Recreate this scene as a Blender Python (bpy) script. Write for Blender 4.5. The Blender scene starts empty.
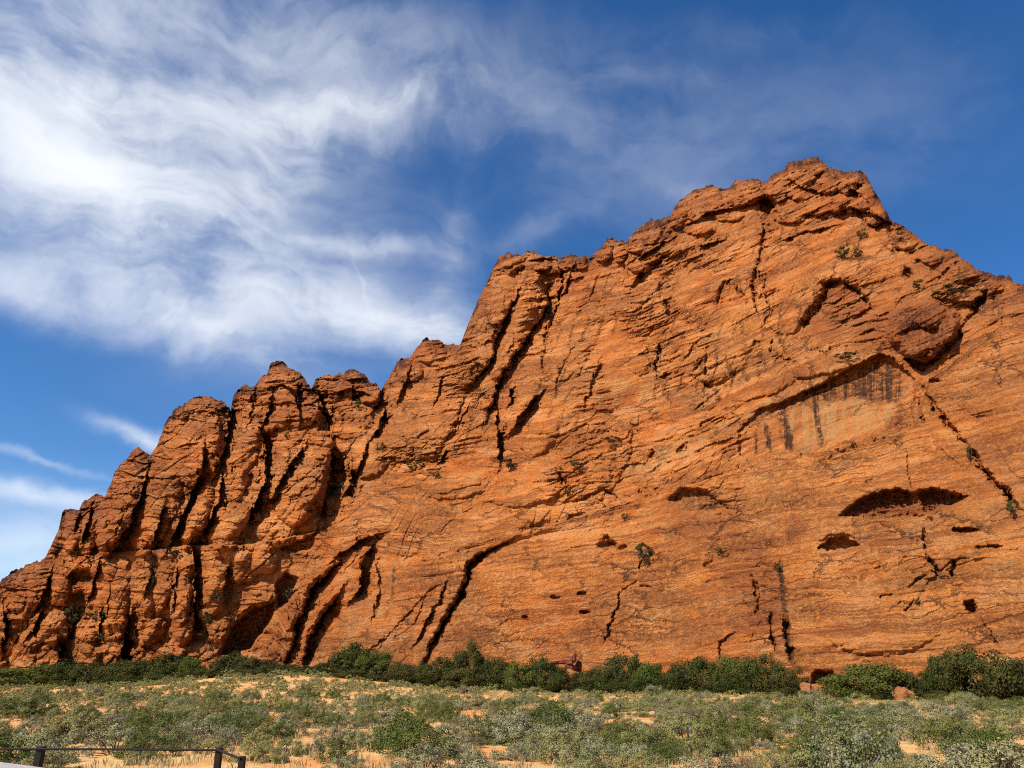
import bpy, math, random
import numpy as np
R = math.radians
rng = np.random.default_rng(7)
random.seed(7)

# ------------------------------------------------------------------ camera, sky, sun, exposure
F = 773.0; CX, CY = 512.0, 384.0; PITCH = 20.6; EYE = 2.2
SUN_EL = 47.0
SUN_DIR = (-0.74, -0.67)          # towards the sun, in plan (left of and behind the camera)
SKY_STRENGTH = 0.088; SUN_STRENGTH = 5.0; EXPOSURE = 0.52

scene = bpy.context.scene
col = scene.collection
cam_d = bpy.data.cameras.new('camera'); cam = bpy.data.objects.new('camera', cam_d); col.objects.link(cam)
cam.location = (0, 0, EYE); cam.rotation_euler = (R(90 + PITCH), 0, 0)
cam_d.sensor_width = 36; cam_d.lens = 36 * F / 1024; cam_d.clip_end = 20000
scene.camera = cam
scene.view_settings.view_transform = 'Standard'; scene.view_settings.look = 'None'
scene.view_settings.exposure = EXPOSURE; scene.view_settings.gamma = 1
scene.view_settings.use_curve_mapping = False
scene.render.engine = 'CYCLES'
scene.cycles.max_bounces = 5; scene.cycles.use_denoising = False; scene.cycles.diffuse_bounces = 2; scene.cycles.filter_width = 1.05

sn = math.hypot(*SUN_DIR); sx, sy = SUN_DIR[0] / sn, SUN_DIR[1] / sn
sun_az = math.atan2(sx, sy)       # from +Y towards +X
sd = bpy.data.lights.new('sun', 'SUN'); sd.energy = SUN_STRENGTH; sd.angle = R(0.5); sd.color = (1.0, 0.93, 0.84)
so = bpy.data.objects.new('sun', sd); col.objects.link(so)
so.rotation_euler = (R(90 - SUN_EL), 0, math.pi - sun_az)
so.location = (-60, -60, 90)

def pix_dir(px, py):
    p = R(PITCH); c, s = math.cos(p), math.sin(p)
    a = np.asarray(px, float) - CX; b = CY - np.asarray(py, float)
    return a, F * c - s * b, F * s + c * b

class NT:
    """small helper to write shader trees"""
    def __init__(self, tree): self.t = tree; self.n = tree.nodes; self.l = tree.links
    def put(self, sock, v):
        if isinstance(v, bpy.types.NodeSocket): self.l.new(v, sock)
        elif v is not None:
            if isinstance(v, (tuple, list)) and len(v) == 3 and sock.type == 'RGBA': v = (*v, 1)
            sock.default_value = v
    def m(self, op, a, b=None, c=None, clamp=False):
        n = self.n.new('ShaderNodeMath'); n.operation = op; n.use_clamp = clamp
        for i, v in enumerate((a, b, c)):
            if v is not None: self.put(n.inputs[i], v)
        return n.outputs[0]
    def v(self, op, a, b=None, scale=None):
        n = self.n.new('ShaderNodeVectorMath'); n.operation = op
        self.put(n.inputs[0], a)
        if b is not None: self.put(n.inputs[1], b)
        if scale is not None: self.put(n.inputs['Scale'], scale)
        return n.outputs[0]
    def noise(self, vec, scale, detail=4, rough=0.55, dist=0.0, dim='3D', out='Fac'):
        n = self.n.new('ShaderNodeTexNoise'); n.noise_dimensions = dim
        self.put(n.inputs['Vector'], vec); n.inputs['Scale'].default_value = scale
        n.inputs['Detail'].default_value = detail; n.inputs['Roughness'].default_value = rough
        n.inputs['Distortion'].default_value = dist
        return n.outputs[out]
    def mix(self, f, a, b, blend='MIX'):
        n = self.n.new('ShaderNodeMix'); n.data_type = 'RGBA'; n.blend_type = blend
        self.put(n.inputs[0], f); self.put(n.inputs[6], a); self.put(n.inputs[7], b)
        return n.outputs[2]
    def ss(self, x, lo, hi, a=0.0, b=1.0):
        n = self.n.new('ShaderNodeMapRange'); n.interpolation_type = 'SMOOTHSTEP'
        self.put(n.inputs[0], x)
        for i, v in enumerate((lo, hi, a, b)): self.put(n.inputs[i + 1], v)
        return n.outputs[0]
    def xyz(self, x, y, z=0.0):
        n = self.n.new('ShaderNodeCombineXYZ')
        for i, v in enumerate((x, y, z)): self.put(n.inputs[i], v)
        return n.outputs[0]
    def sep(self, v):
        n = self.n.new('ShaderNodeSeparateXYZ'); self.put(n.inputs[0], v); return n.outputs

world = bpy.data.worlds.new('World'); scene.world = world; world.use_nodes = True
w = NT(world.node_tree); w.n.clear()
sky = w.n.new('ShaderNodeTexSky'); sky.sky_type = 'NISHITA'; sky.sun_disc = False
sky.sun_elevation = R(SUN_EL); sky.sun_rotation = sun_az
sky.altitude = 1200; sky.air_density = 1.0; sky.dust_density = 0.3; sky.ozone_density = 2.2
hsv = w.n.new('ShaderNodeHueSaturation'); hsv.inputs['Saturation'].default_value = 1.33
hsv.inputs['Hue'].default_value = 0.506; hsv.inputs['Value'].default_value = 1.16
w.l.new(sky.outputs[0], hsv.inputs['Color'])
tc = w.n.new('ShaderNodeTexCoord').outputs['Generated']
dx, dy, dz = w.sep(tc)
AZ = w.m('MULTIPLY', w.m('ARCTAN2', dx, dy), 57.2958)       # degrees
EL = w.m('MULTIPLY', w.m('ARCSINE', dz), 57.2958)
base = w.xyz(AZ, EL)
wn = w.noise(base, 0.05, 3, 0.5, out='Color')
wv = w.v('SUBTRACT', wn, (0.5, 0.5, 0.5))
warped = w.v('ADD', base, w.v('SCALE', wv, scale=16.0))
wn2 = w.noise(base, 0.22, 4, 0.6, out='Color')
warped2 = w.v('ADD', warped, w.v('SCALE', w.v('SUBTRACT', wn2, (0.5, 0.5, 0.5)), scale=3.2))
soft = w.v('ADD', base, w.v('SCALE', wv, scale=5.0))
soft = w.v('ADD', soft, w.v('SCALE', w.v('SUBTRACT', wn2, (0.5, 0.5, 0.5)), scale=2.4))
def azel(px, py):
    a, b, c = pix_dir(px, py)
    return math.degrees(math.atan2(a, b)), math.degrees(math.atan2(c, math.hypot(a, b)))
# cirrus banks: centre, half length, half width, tilt (all turned into sky azimuth and elevation), density
banks = [(70, 70, 125, 52, 38, .95), (255, 122, 190, 27, -7, 1.0), (390, 105, 95, 15, -9, .75), (30, 150, 150, 40, 25, .75),
         (110, 215, 115, 55, 20, .9), (235, 190, 85, 34, -28, .7), (240, 240, 170, 90, 10, .5), (30, 292, 100, 17, 8, .8), (170, 318, 120, 22, 14, .8),
         (330, 312, 130, 26, 6, .95), (430, 335, 70, 18, 0, .8), (340, 248, 110, 9, -4, .5), (452, 262, 26, 60, 8, .32),
         (190, 20, 200, 48, 0, .55), (330, 50, 160, 40, 0, .28), (45, 493, 80, 9, 4, .75), (-10, 530, 110, 22, 0, .6),
         (143, 431, 34, 7, 14, .9), (30, 453, 70, 4, 8, .3), (600, 130, 230, 70, 12, .20), (900, 100, 160, 60, 10, .06), (700, 190, 60, 8, 20, .14), (640, 75, 90, 10, 10, .06), (10, 575, 110, 22, 0, .55),
         (360, 283, 32, 1.6, 62, .16), (760, 30, 110, 14, 8, .06), (545, 225, 60, 14, -20, .14)]
spx, spy, spz = w.sep(soft)
acc = None
for (bx, by, a, b, ang, wt) in banks:
    az0, el0 = azel(bx, by)
    k = 57.3 / F
    ca, sa = math.cos(R(-ang)), math.sin(R(-ang))
    kx = 1 / (a * k * (1 if a > 5 else 1)); ky = 1 / (b * k)
    # u = ((az-az0)*ca + (el-el0)*sa)*kx ; v = (-(az-az0)*sa + (el-el0)*ca)*ky
    ux = w.m('MULTIPLY_ADD', spx, ca * kx, -az0 * ca * kx - el0 * sa * kx)
    ux = w.m('MULTIPLY_ADD', spy, sa * kx, ux)
    vy = w.m('MULTIPLY_ADD', spx, -sa * ky, az0 * sa * ky - el0 * ca * ky)
    vy = w.m('MULTIPLY_ADD', spy, ca * ky, vy)
    r2 = w.m('ADD', w.m('MULTIPLY', ux, ux), w.m('MULTIPLY', vy, vy))
    g = w.m('MULTIPLY', w.m('POWER', 2.71828, w.m('MULTIPLY', r2, -1.0)), wt)
    acc = g if acc is None else w.m('ADD', acc, g)
def rot_map(vec, ang, sx_, sy_):
    n = w.n.new('ShaderNodeMapping'); w.l.new(vec, n.inputs['Vector'])
    n.inputs['Rotation'].default_value = (0, 0, R(ang)); n.inputs['Scale'].default_value = (sx_, sy_, 1)
    return n.outputs[0]
st1 = w.noise(rot_map(warped2, -14, .42, 1.5), 0.14, 8, 0.54)
st2 = w.noise(rot_map(warped, 20, .35, 1.2), 0.34, 6, 0.56)
st3 = w.noise(warped2, 0.12, 5, 0.6)
tex = w.m('ADD', w.m('MULTIPLY', st1, 0.5), w.m('ADD', w.m('MULTIPLY', st2, 0.22), w.m('MULTIPLY', st3, 0.28)))
texs = w.ss(tex, 0.34, 0.66, 0.14, 1.26)
dens = w.m('MULTIPLY', acc, texs)
dens = w.m('SUBTRACT', 1.0, w.m('POWER', 2.71828, w.m('MULTIPLY', dens, -0.90)))
hz = w.ss(EL, -2.0, 14.0, 0.5, 0.0)
dens = w.m('MAXIMUM', dens, w.m('MULTIPLY', hz, w.ss(st2, .3, .7, .4, 1.0)))
cloudcol = (8.6, 8.9, 9.2)
skyc = w.mix(dens, hsv.outputs[0], cloudcol)
bg = w.n.new('ShaderNodeBackground'); w.l.new(skyc, bg.inputs[0]); bg.inputs[1].default_value = SKY_STRENGTH
wo = w.n.new('ShaderNodeOutputWorld'); w.l.new(bg.outputs[0], wo.inputs[0])

# ------------------------------------------------------------------ helpers
def tag(o, label=None, cat=None, group=None, kind=None):
    if label: o['label'] = label
    if cat: o['category'] = cat
    if group: o['group'] = group
    if kind: o['kind'] = kind
    return o

def mesh_obj(name, verts, faces, mat, parent=None, smooth=False, matidx=None):
    """verts (n,3), faces (m,4) or (m,3) int arrays"""
    me = bpy.data.meshes.new(name)
    verts = np.asarray(verts, np.float32); faces = np.asarray(faces, np.int32)
    me.vertices.add(len(verts)); me.vertices.foreach_set('co', verts.ravel())
    k = faces.shape[1]
    me.loops.add(faces.size); me.loops.foreach_set('vertex_index', faces.ravel())
    me.polygons.add(len(faces))
    me.polygons.foreach_set('loop_start', np.arange(0, faces.size, k, dtype=np.int32))
    me.polygons.foreach_set('loop_total', np.full(len(faces), k, np.int32))
    mats = mat if isinstance(mat, (list, tuple)) else [mat]
    for mm in mats: me.materials.append(mm)
    if matidx is not None: me.polygons.foreach_set('material_index', np.asarray(matidx, np.int32))
    me.polygons.foreach_set('use_smooth', np.full(len(faces), smooth))
    me.update(calc_edges=True)
    o = bpy.data.objects.new(name, me); col.objects.link(o)
    if parent: o.parent = parent
    return o

def hash2(ix, iy, seed):
    h = (ix.astype(np.int64) * 374761393 + iy.astype(np.int64) * 668265263 + seed * 1442695041) & 0xffffffff
    h = ((h ^ (h >> 13)) * 1274126177) & 0xffffffff
    h = ((h ^ (h >> 16)) * 2246822519) & 0xffffffff
    return ((h ^ (h >> 15)) & 0xffff).astype(np.float32) / 65535.0

def noise2(x, y, seed=0):
    x0 = np.floor(x); y0 = np.floor(y); fx = (x - x0).astype(np.float32); fy = (y - y0).astype(np.float32)
    ux = fx * fx * fx * (fx * (fx * 6 - 15) + 10); uy = fy * fy * fy * (fy * (fy * 6 - 15) + 10)
    def g(i, j):
        a = hash2(x0 + i, y0 + j, seed) * np.float32(6.2832)
        return np.cos(a) * (fx - i) + np.sin(a) * (fy - j)
    a = g(0, 0); a += (g(1, 0) - a) * ux
    b = g(0, 1); b += (g(1, 1) - b) * ux
    return (a + (b - a) * uy) * 1.45       # about -1..1

def fbm(x, y, octv=4, seed=0, gain=0.5, lac=2.03):
    s = 0; a = 1.0; t = 0
    for i in range(octv):
        s = s + a * noise2(x + 17.3 * i, y - 9.1 * i, seed + i * 13); t += a; a *= gain; x = x * lac; y = y * lac
    return s / t * 1.3

def voronoi(x, y, seed=0):
    x0 = np.floor(x); y0 = np.floor(y)
    f1 = np.full(x.shape, 9., np.float32); f2 = f1.copy(); idv = np.zeros(x.shape, np.float32); tx = idv.copy(); ty = idv.copy()
    for i in (-1, 0, 1):
        for j in (-1, 0, 1):
            h1 = hash2(x0 + i, y0 + j, seed); h2 = hash2(x0 + i, y0 + j, seed + 77)
            ddx = x0 + i + 0.1 + .8 * h1 - x; ddy = y0 + j + 0.1 + .8 * h2 - y
            d = np.sqrt(ddx * ddx + ddy * ddy).astype(np.float32)
            n = d < f1
            f2 = np.where(n, f1, np.minimum(f2, d)); f1 = np.where(n, d, f1)
            idv = np.where(n, hash2(x0 + i, y0 + j, seed + 5), idv)
            tx = np.where(n, ddx, tx); ty = np.where(n, ddy, ty)
    return f1, f2, idv, tx, ty

def sstep(x, a, b):
    t = np.clip((x - a) / (b - a), 0, 1); return t * t * (3 - 2 * t)

# ------------------------------------------------------------------ terrain height and foot of the cliff
foot_px = [-400, -150, 0, 120, 250, 420, 560, 700, 860, 1024, 1200, 1500]
foot_d = [260, 225, 188, 170, 152, 133, 122, 113, 106, 100, 97, 95]
def foot(px): return np.interp(px, foot_px, foot_d)
def ground_z(x, y):
    x = np.asarray(x, float); y = np.asarray(y, float)
    px = CX + F * x / np.maximum(y * math.cos(R(PITCH)), 5) * 1.0
    r = np.hypot(x, y)
    far = sstep(r, 70, 140)
    bump = far * 2.3 * np.exp(-((px - 290) / 150) ** 2)
    und = 0.30 * noise2(x / 23., y / 17., 3) + 0.14 * noise2(x / 7., y / 6., 4)
    return bump + und * sstep(r, 14, 34) * (1 - sstep(r, 400, 800) * .5) - 0.15 * sstep(y, 18, 30) - 0.0 * x
def on_ground(px, dist):
    """point on the terrain at a horizontal distance, along the direction of a photo column at the foot of the cliff"""
    a, b, c = pix_dir(px, 685)
    h = math.hypot(a, b); x = a / h * dist; y = b / h * dist
    return x, y, float(ground_z(np.array([x]), np.array([y]))[0])

# ------------------------------------------------------------------ materials
def new_mat(name):
    m = bpy.data.materials.new(name); m.use_nodes = True
    t = NT(m.node_tree); t.n.clear()
    out = t.n.new('ShaderNodeOutputMaterial'); bs = t.n.new('ShaderNodeBsdfPrincipled')
    t.l.new(bs.outputs[0], out.inputs[0]); bs.inputs['Roughness'].default_value = 0.9
    bs.inputs['Specular IOR Level'].default_value = 0.2
    return m, t, bs

def bump(t, bs, h, strength, dist):
    b = t.n.new('ShaderNodeBump'); b.inputs['Strength'].default_value = strength; b.inputs['Distance'].default_value = dist
    t.l.new(h, b.inputs['Height']); t.l.new(b.outputs[0], bs.inputs['Normal']); return b

def rock_material():
    m, t, bs = new_mat('sandstone')
    at = t.n.new('ShaderNodeAttribute'); at.attribute_name = 'bed'
    pt = t.n.new('ShaderNodeAttribute'); pt.attribute_name = 'stain_hilite'
    bed = at.outputs['Vector']; u, b_, zz = t.sep(bed)
    varn, pale, red = t.sep(pt.outputs['Vector'])
    pos = t.n.new('ShaderNodeNewGeometry').outputs['Position']
    big = t.noise(pos, 0.035, 4, 0.55)
    mid = t.noise(pos, 0.22, 6, 0.66)
    fine = t.noise(pos, 1.3, 7, 0.75)
    c = t.mix(t.ss(big, .35, .65), (.66, .188, .034), (.81, .290, .066))
    c = t.mix(t.ss(mid, .45, .66, 0, .6), c, (.78, .350, .125))
    c = t.mix(t.ss(mid, .47, .36, 0, .45), c, (.42, .095, .024))
    # bedding
    wob = t.m('MULTIPLY', t.m('SUBTRACT', mid, .5), 2.4)
    bb = t.m('ADD', b_, wob)
    s1 = t.noise(t.xyz(t.m('MULTIPLY', u, .03), t.m('MULTIPLY', bb, .55)), 1.0, 7, .75, dim='2D')
    s2 = t.noise(t.xyz(t.m('MULTIPLY', u, .12), t.m('MULTIPLY', bb, 2.4)), 1.0, 6, .75, dim='2D')
    c = t.mix(t.ss(s1, .49, .62, 0, .75), c, (.34, .095, .028))
    c = t.mix(t.ss(s1, .32, .43, .55, 0), c, (.70, .33, .125))
    c = t.mix(t.m('MULTIPLY', t.ss(s2, .52, .64, 0, .70), t.m('SUBTRACT', 1.0, pale, clamp=True)), c, (.24, .075, .030))
    # olive-brown patina with small dark pits on the slabs
    pat = t.noise(t.xyz(t.m('MULTIPLY', u, .035), t.m('MULTIPLY', bb, .09)), 1.0, 5, .62, dim='2D')
    patm = t.m('MULTIPLY', t.ss(pat, .44, .60), t.ss(fine, .38, .60, .25, 1.0))
    c = t.mix(t.m('MULTIPLY', patm, .60), c, (.34, .140, .046))
    bl = t.noise(t.xyz(t.m('MULTIPLY', u, .09), t.m('MULTIPLY', bb, .28)), 1.0, 6, .68, dim='2D')
    c = t.mix(t.m('MULTIPLY', t.ss(bl, .47, .62), t.ss(fine, .34, .60, .35, 1.0)), c, t.mix(.62, c, (.25, .088, .030)))
    c = t.mix(t.ss(bl, .42, .32, 0, .5), c, (.80, .37, .14))
    # fine grain, dark pits and specks, thin irregular partings, crevice shade painted into the colour
    pit = t.noise(pos, 2.6, 5, .8)
    c = t.mix(t.ss(pit, .57, .70, 0, .6), c, (.19, .058, .026))
    c = t.mix(t.ss(pit, .46, .34, 0, .55), c, (.72, .36, .15))
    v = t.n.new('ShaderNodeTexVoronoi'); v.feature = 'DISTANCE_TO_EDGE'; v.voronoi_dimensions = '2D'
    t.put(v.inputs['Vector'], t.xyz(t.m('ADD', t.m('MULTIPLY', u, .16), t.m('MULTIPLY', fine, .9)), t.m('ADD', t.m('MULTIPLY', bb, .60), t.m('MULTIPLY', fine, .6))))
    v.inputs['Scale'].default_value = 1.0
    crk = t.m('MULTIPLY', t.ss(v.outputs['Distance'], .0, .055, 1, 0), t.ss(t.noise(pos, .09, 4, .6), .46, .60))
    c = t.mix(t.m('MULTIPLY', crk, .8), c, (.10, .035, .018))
    gx_, gy_, gz_ = t.sep(pos)
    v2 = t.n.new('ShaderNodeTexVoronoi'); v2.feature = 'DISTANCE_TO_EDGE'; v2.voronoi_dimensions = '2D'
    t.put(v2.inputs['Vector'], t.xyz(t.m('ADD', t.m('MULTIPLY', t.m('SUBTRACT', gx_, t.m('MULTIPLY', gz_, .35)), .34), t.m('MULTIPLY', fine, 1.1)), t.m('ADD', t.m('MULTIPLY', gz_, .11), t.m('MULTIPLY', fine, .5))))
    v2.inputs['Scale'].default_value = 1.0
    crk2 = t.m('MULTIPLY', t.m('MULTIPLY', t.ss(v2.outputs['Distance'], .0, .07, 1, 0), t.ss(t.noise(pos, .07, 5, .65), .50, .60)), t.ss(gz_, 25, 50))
    c = t.mix(t.m('MULTIPLY', crk2, .7), c, (.12, .04, .02))  # steep cracks: their shade is painted into the colour besides the bump
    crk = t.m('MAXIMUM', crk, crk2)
    # vertical seep streaks
    px_, py_, pz_ = t.sep(pos)
    stv = t.noise(t.xyz(t.m('ADD', zz, t.m('MULTIPLY', mid, .5)), t.m('MULTIPLY', pz_, .035)), 1.0, 5, .7, dim='2D')
    redm = t.m('MULTIPLY', red, t.ss(mid, .3, .6, .5, 1))
    c = t.mix(t.m('MULTIPLY', redm, .66, clamp=True), c, (.25, .060, .024))
    pm = t.m('MULTIPLY', t.ss(t.m('ADD', pale, t.m('MULTIPLY', t.m('SUBTRACT', mid, .5), 1.4)), .2, .75), t.m('MULTIPLY', t.ss(stv, .40, .56, .10, .9), t.ss(fine, .40, .56, .25, .95)))
    c = t.mix(t.m('MULTIPLY', pm, t.ss(pale, .02, .3)), c, (.54, .31, .11))
    stw = t.m('MULTIPLY', t.ss(stv, .42, .58, .0, .75), t.ss(varn, .40, .55))
    s3 = t.noise(t.xyz(t.m('MULTIPLY', u, .05), t.m('MULTIPLY', bb, 1.1)), 1.0, 6, .7, dim='2D')
    vm = t.m('MULTIPLY', varn, t.m('ADD', stw, t.m('MULTIPLY', t.ss(fine, .42, .56, .0, .85), t.ss(s3, .38, .55, .35, 1))), clamp=True)
    c = t.mix(vm, c, (.085, .036, .019))
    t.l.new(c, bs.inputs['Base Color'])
    bs.inputs['Roughness'].default_value = .95; bs.inputs['Specular IOR Level'].default_value = .08
    h = t.m('ADD', t.m('MULTIPLY', s2, .7), t.m('ADD', t.m('MULTIPLY', fine, 1.0), t.m('ADD', t.m('MULTIPLY', pit, .45), t.m('MULTIPLY', s1, .8))))
    h = t.m('SUBTRACT', h, t.m('MULTIPLY', crk, .45))
    bump(t, bs, h, 1.0, .75)
    return m
ROCK = rock_material()

def boulder_material():
    m, t, bs = new_mat('boulder_stone')
    pos = t.n.new('ShaderNodeNewGeometry').outputs['Position']
    a = t.noise(pos, .8, 5, .6); b = t.noise(pos, 5.0, 5, .7)
    c = t.mix(t.ss(a, .35, .65), (.36, .12, .04), (.50, .21, .08))
    c = t.mix(t.ss(b, .55, .7, 0, .6), c, (.2, .07, .03))
    t.l.new(c, bs.inputs['Base Color']); bump(t, bs, b, 1.0, .4); return m
BOULDER = boulder_material()

def ground_material():
    m, t, bs = new_mat('red_sand')
    pos = t.n.new('ShaderNodeNewGeometry').outputs['Position']
    a = t.noise(pos, .10, 5, .6); b = t.noise(pos, .7, 5, .65); f = t.noise(pos, 6.0, 5, .7)
    c = t.mix(t.ss(a, .38, .62), (.62, .255, .070), (.64, .36, .130))
    c = t.mix(t.ss(b, .48, .64, 0, .75), c, (.56, .42, .19))
    c = t.mix(t.ss(f, .55, .72, 0, .5), c, (.22, .14, .07))
    t.l.new(c, bs.inputs['Base Color'])
    bump(t, bs, t.m('ADD', b, t.m('MULTIPLY', f, .35)), .7, .25)
    return m
SAND = ground_material()

def leaf_material(name, c1, c2, c3=None, trans=.15, c4=None):
    m, t, bs = new_mat(name)
    g = t.n.new('ShaderNodeNewGeometry'); rnd = g.outputs['Random Per Island']
    oi = t.n.new('ShaderNodeObjectInfo').outputs['Random']
    big = t.noise(g.outputs['Position'], .45, 3, .6); b2 = t.noise(t.v('ADD', g.outputs['Position'], (40, 9, 3)), .6, 2, .5)
    c = t.mix(rnd, c1, c2)
    if c3: c = t.mix(t.m('MULTIPLY', t.ss(t.m('ADD', t.m('MULTIPLY', big, .75), t.m('MULTIPLY', oi, .25)), .42, .58), .85), c, c3)
    if c4: c = t.mix(t.ss(b2, .56, .66, 0, .8), c, c4)
    t.l.new(c, bs.inputs['Base Color']); bs.inputs['Roughness'].default_value = .85; bs.inputs['Specular IOR Level'].default_value = .08
    if trans:
        tr = t.n.new('ShaderNodeBsdfTranslucent'); t.l.new(c, tr.inputs[0])
        mx = t.n.new('ShaderNodeMixShader'); mx.inputs[0].default_value = trans
        t.l.new(bs.outputs[0], mx.inputs[1]); t.l.new(tr.outputs[0], mx.inputs[2])
        t.l.new(mx.outputs[0], t.n['Material Output'].inputs[0])
    return m
SAGE = leaf_material('sage_leaf', (.095, .092, .036), (.36, .335, .190), (.20, .19, .055), .02, (.13, .10, .055))
GREENB = leaf_material('green_leaf', (.035, .054, .010), (.105, .13, .026), (.12, .12, .03), .03)
OAK = leaf_material('oak_leaf', (.024, .031, .006), (.062, .070, .015), (.072, .064, .016), .03, (.016, .024, .008))
OAKG = leaf_material('bright_oak_leaf', (.045, .062, .010), (.105, .125, .022), (.09, .095, .02))
DRY = leaf_material('dry_grass_blade', (.30, .22, .09), (.50, .39, .18), (.36, .25, .10))
TWIG = leaf_material('grey_twig', (.10, .085, .07), (.20, .17, .14), None, 0)
def plain(name, c, rough=.8, sc=20., var=.4):
    m, t, bs = new_mat(name)
    pos = t.n.new('ShaderNodeNewGeometry').outputs['Position']
    n = t.noise(pos, sc, 5, .65)
    cc = t.mix(t.ss(n, .3, .7), tuple(v * (1 - var) for v in c), tuple(v * (1 + var) for v in c))
    t.l.new(cc, bs.inputs['Base Color']); bs.inputs['Roughness'].default_value = rough
    bump(t, bs, n, .5, .02); return m
BARK = plain('bark', (.09, .065, .05), .9, 8)
RAILM = plain('weathered_rail', (.016, .012, .010), .75, 12)
REDROCK = plain('dark_red_stone', (.25, .075, .035), .95, 1.2, .5)
PAVE = plain('pale_concrete', (.36, .33, .30), .85, 9, .2)

# ------------------------------------------------------------------ the cliff
SKYL = [(-420, 668), (-260, 655), (-150, 640), (-60, 606), (0, 583), (3, 578), (10, 572), (25, 566), (44, 560), (46, 554), (50, 548), (54, 540), (61, 525), (62, 514), (65, 510),
 (70, 508), (75, 508), (79, 511), (82, 504), (92, 496), (98, 494), (104, 496), (107, 492), (112, 480), (115, 470), (125, 460), (131, 452), (134, 448), (140, 447),
 (147, 452), (150, 455), (157, 447), (162, 432), (164, 425), (170, 416), (175, 410), (184, 404), (192, 400), (196, 397), (202, 396), (212, 398), (222, 401), (229, 407), (231, 412), (232, 401),
 (234, 394), (239, 388), (244, 385), (255, 386), (258, 381), (267, 374), (270, 366), (273, 363), (279, 362), (285, 363), (288, 369), (300, 372), (306, 381), (312, 388), (315, 380), (327, 375), (342, 374),
 (350, 370), (355, 370), (362, 372), (370, 381), (376, 384), (379, 388), (381, 392), (384, 385), (390, 375), (397, 361), (400, 359), (407, 358), (411, 357), (417, 347), (422, 341), (426, 339),
 (435, 340), (447, 344), (460, 344), (462, 340), (472, 315), (482, 292), (490, 275), (495, 265), (497, 261), (500, 256), (505, 254), (512, 253), (522, 256), (525, 253), (530, 252), (540, 254),
 (547, 256), (560, 257), (565, 257), (570, 253), (579, 256), (586, 256), (590, 257), (599, 252), (605, 242), (612, 237), (615, 241), (618, 243), (622, 240), (626, 244), (629, 239),
 (637, 229), (645, 224), (651, 220), (661, 220), (668, 217), (672, 212), (675, 206), (681, 200), (687, 195), (693, 191), (700, 189), (712, 185), (722, 187), (727, 189), (735, 181), (745, 180), (752, 179), (760, 180),
 (766, 184), (769, 179), (771, 176), (775, 174), (781, 170), (786, 167), (788, 162), (793, 160), (803, 160), (807, 157), (815, 157), (822, 160), (827, 166), (832, 168), (838, 171), (843, 173), (850, 172),
 (859, 171), (864, 174), (868, 180), (872, 187), (875, 192), (880, 200), (883, 206), (887, 213), (890, 219), (903, 226), (915, 235), (928, 244), (936, 246), (943, 249), (953, 251), (965, 260), (978, 269),
 (993, 275), (1008, 276), (1014, 281), (1024, 285), (1060, 300), (1110, 330), (1180, 352), (1260, 400), (1350, 470), (1450, 560)]
NC, NR = 2150, 600
pxs = np.concatenate([np.linspace(-420, -20, 180, endpoint=False), np.linspace(-20, 1050, NC - 340, endpoint=False), np.linspace(1050, 1450, 160)])
sx_ = np.array([p[0] for p in SKYL], float); sy_ = np.array([p[1] for p in SKYL], float)
skl = np.interp(pxs, sx_, sy_)
zero = np.zeros_like(pxs)
skl = skl + 2.0 * fbm(pxs / 8., zero + .5, 4, 91, .65) + 1.8 * np.sign(noise2(pxs / 3.3, zero + 3.5, 95)) * np.abs(noise2(pxs / 3.3, zero + 3.5, 95)) ** .5 * .7
BOT = 708.0
tt = (np.arange(NR) / (NR - 1.0)) ** 0.97
PX = np.broadcast_to(pxs[None, :], (NR, len(pxs))).astype(np.float64)
ker = np.exp(-(np.arange(-40, 41) / 18.) ** 2); ker /= ker.sum()
sklr = np.convolve(np.pad(skl, 40, mode='edge'), ker, 'valid')
PY = BOT + (sklr[None, :] - BOT) * tt[:, None] + (skl - sklr)[None, :] * (tt ** 14)[:, None]
da, db, dc = pix_dir(PX, PY)
hh = np.hypot(da, db); tanel = dc / hh
# slope of the face: steep foot, lying back towards the top
lean = 73 - 13 * sstep(tanel, .05, .45) - 3 * sstep(tanel, .45, .8) - 5 * sstep(PX, 560, 380) * sstep(tanel, .1, .3)
RB = foot(PX) / np.maximum(1 - np.minimum(tanel, .95) / np.tan(np.radians(lean)), .25)
RB = np.where(tanel < 0, foot(PX), RB)
X = RB * da / hh; Z = RB * tanel + EYE
ker = np.exp(-(np.arange(-30, 31) / 13.) ** 2); ker /= ker.sum()
skls = np.convolve(np.pad(skl, 30, mode='edge'), ker, 'valid')
DEP = np.maximum(PY - skls[None, :], 0) + .3 * (PY - skl[None, :])                     # photo rows below the skyline
LFT = sstep(PX + (PY - 390) * .30, 400, 340)   # the cluster of towers at the left
yb = np.interp(PX, [300, 400, 520, 600, 690, 760, 850, 915, 930, 1000, 1450], [575, 560, 536, 512, 482, 462, 448, 425, 380, 330, 330])
LOW = sstep(PY + 3 * noise2(PX / 20, PY / 20, 8), yb - 3, yb + 5) * (1 - LFT)
UPP = (1 - LOW) * (1 - LFT)
wob = 1.6 * fbm(X / 18, Z / 18, 3, 20)
dipU = .34 + .10 * noise2(X / 45, Z / 45, 21)
dipL = .09
dipU = np.where(PY < 470, .36 * sstep(PX, 590, 690) + .02, .36 * sstep(PX, 560, 700) + .14 * np.sin(PX / 38.)) * sstep(PX, 300, 360) * (1 - .75 * sstep(PX, 930, 990))
dX = np.diff(X, axis=1, prepend=X[:, :1])
dipI = np.cumsum(dipU * dX, axis=1); dipI = dipI - dipI[:, np.searchsorted(pxs, 600)][:, None]
B = LFT * (Z + .02 * X + wob) + LOW * (Z - dipL * X + wob * .4) + UPP * (Z - dipI + wob)
U = X + .3 * Z
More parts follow.
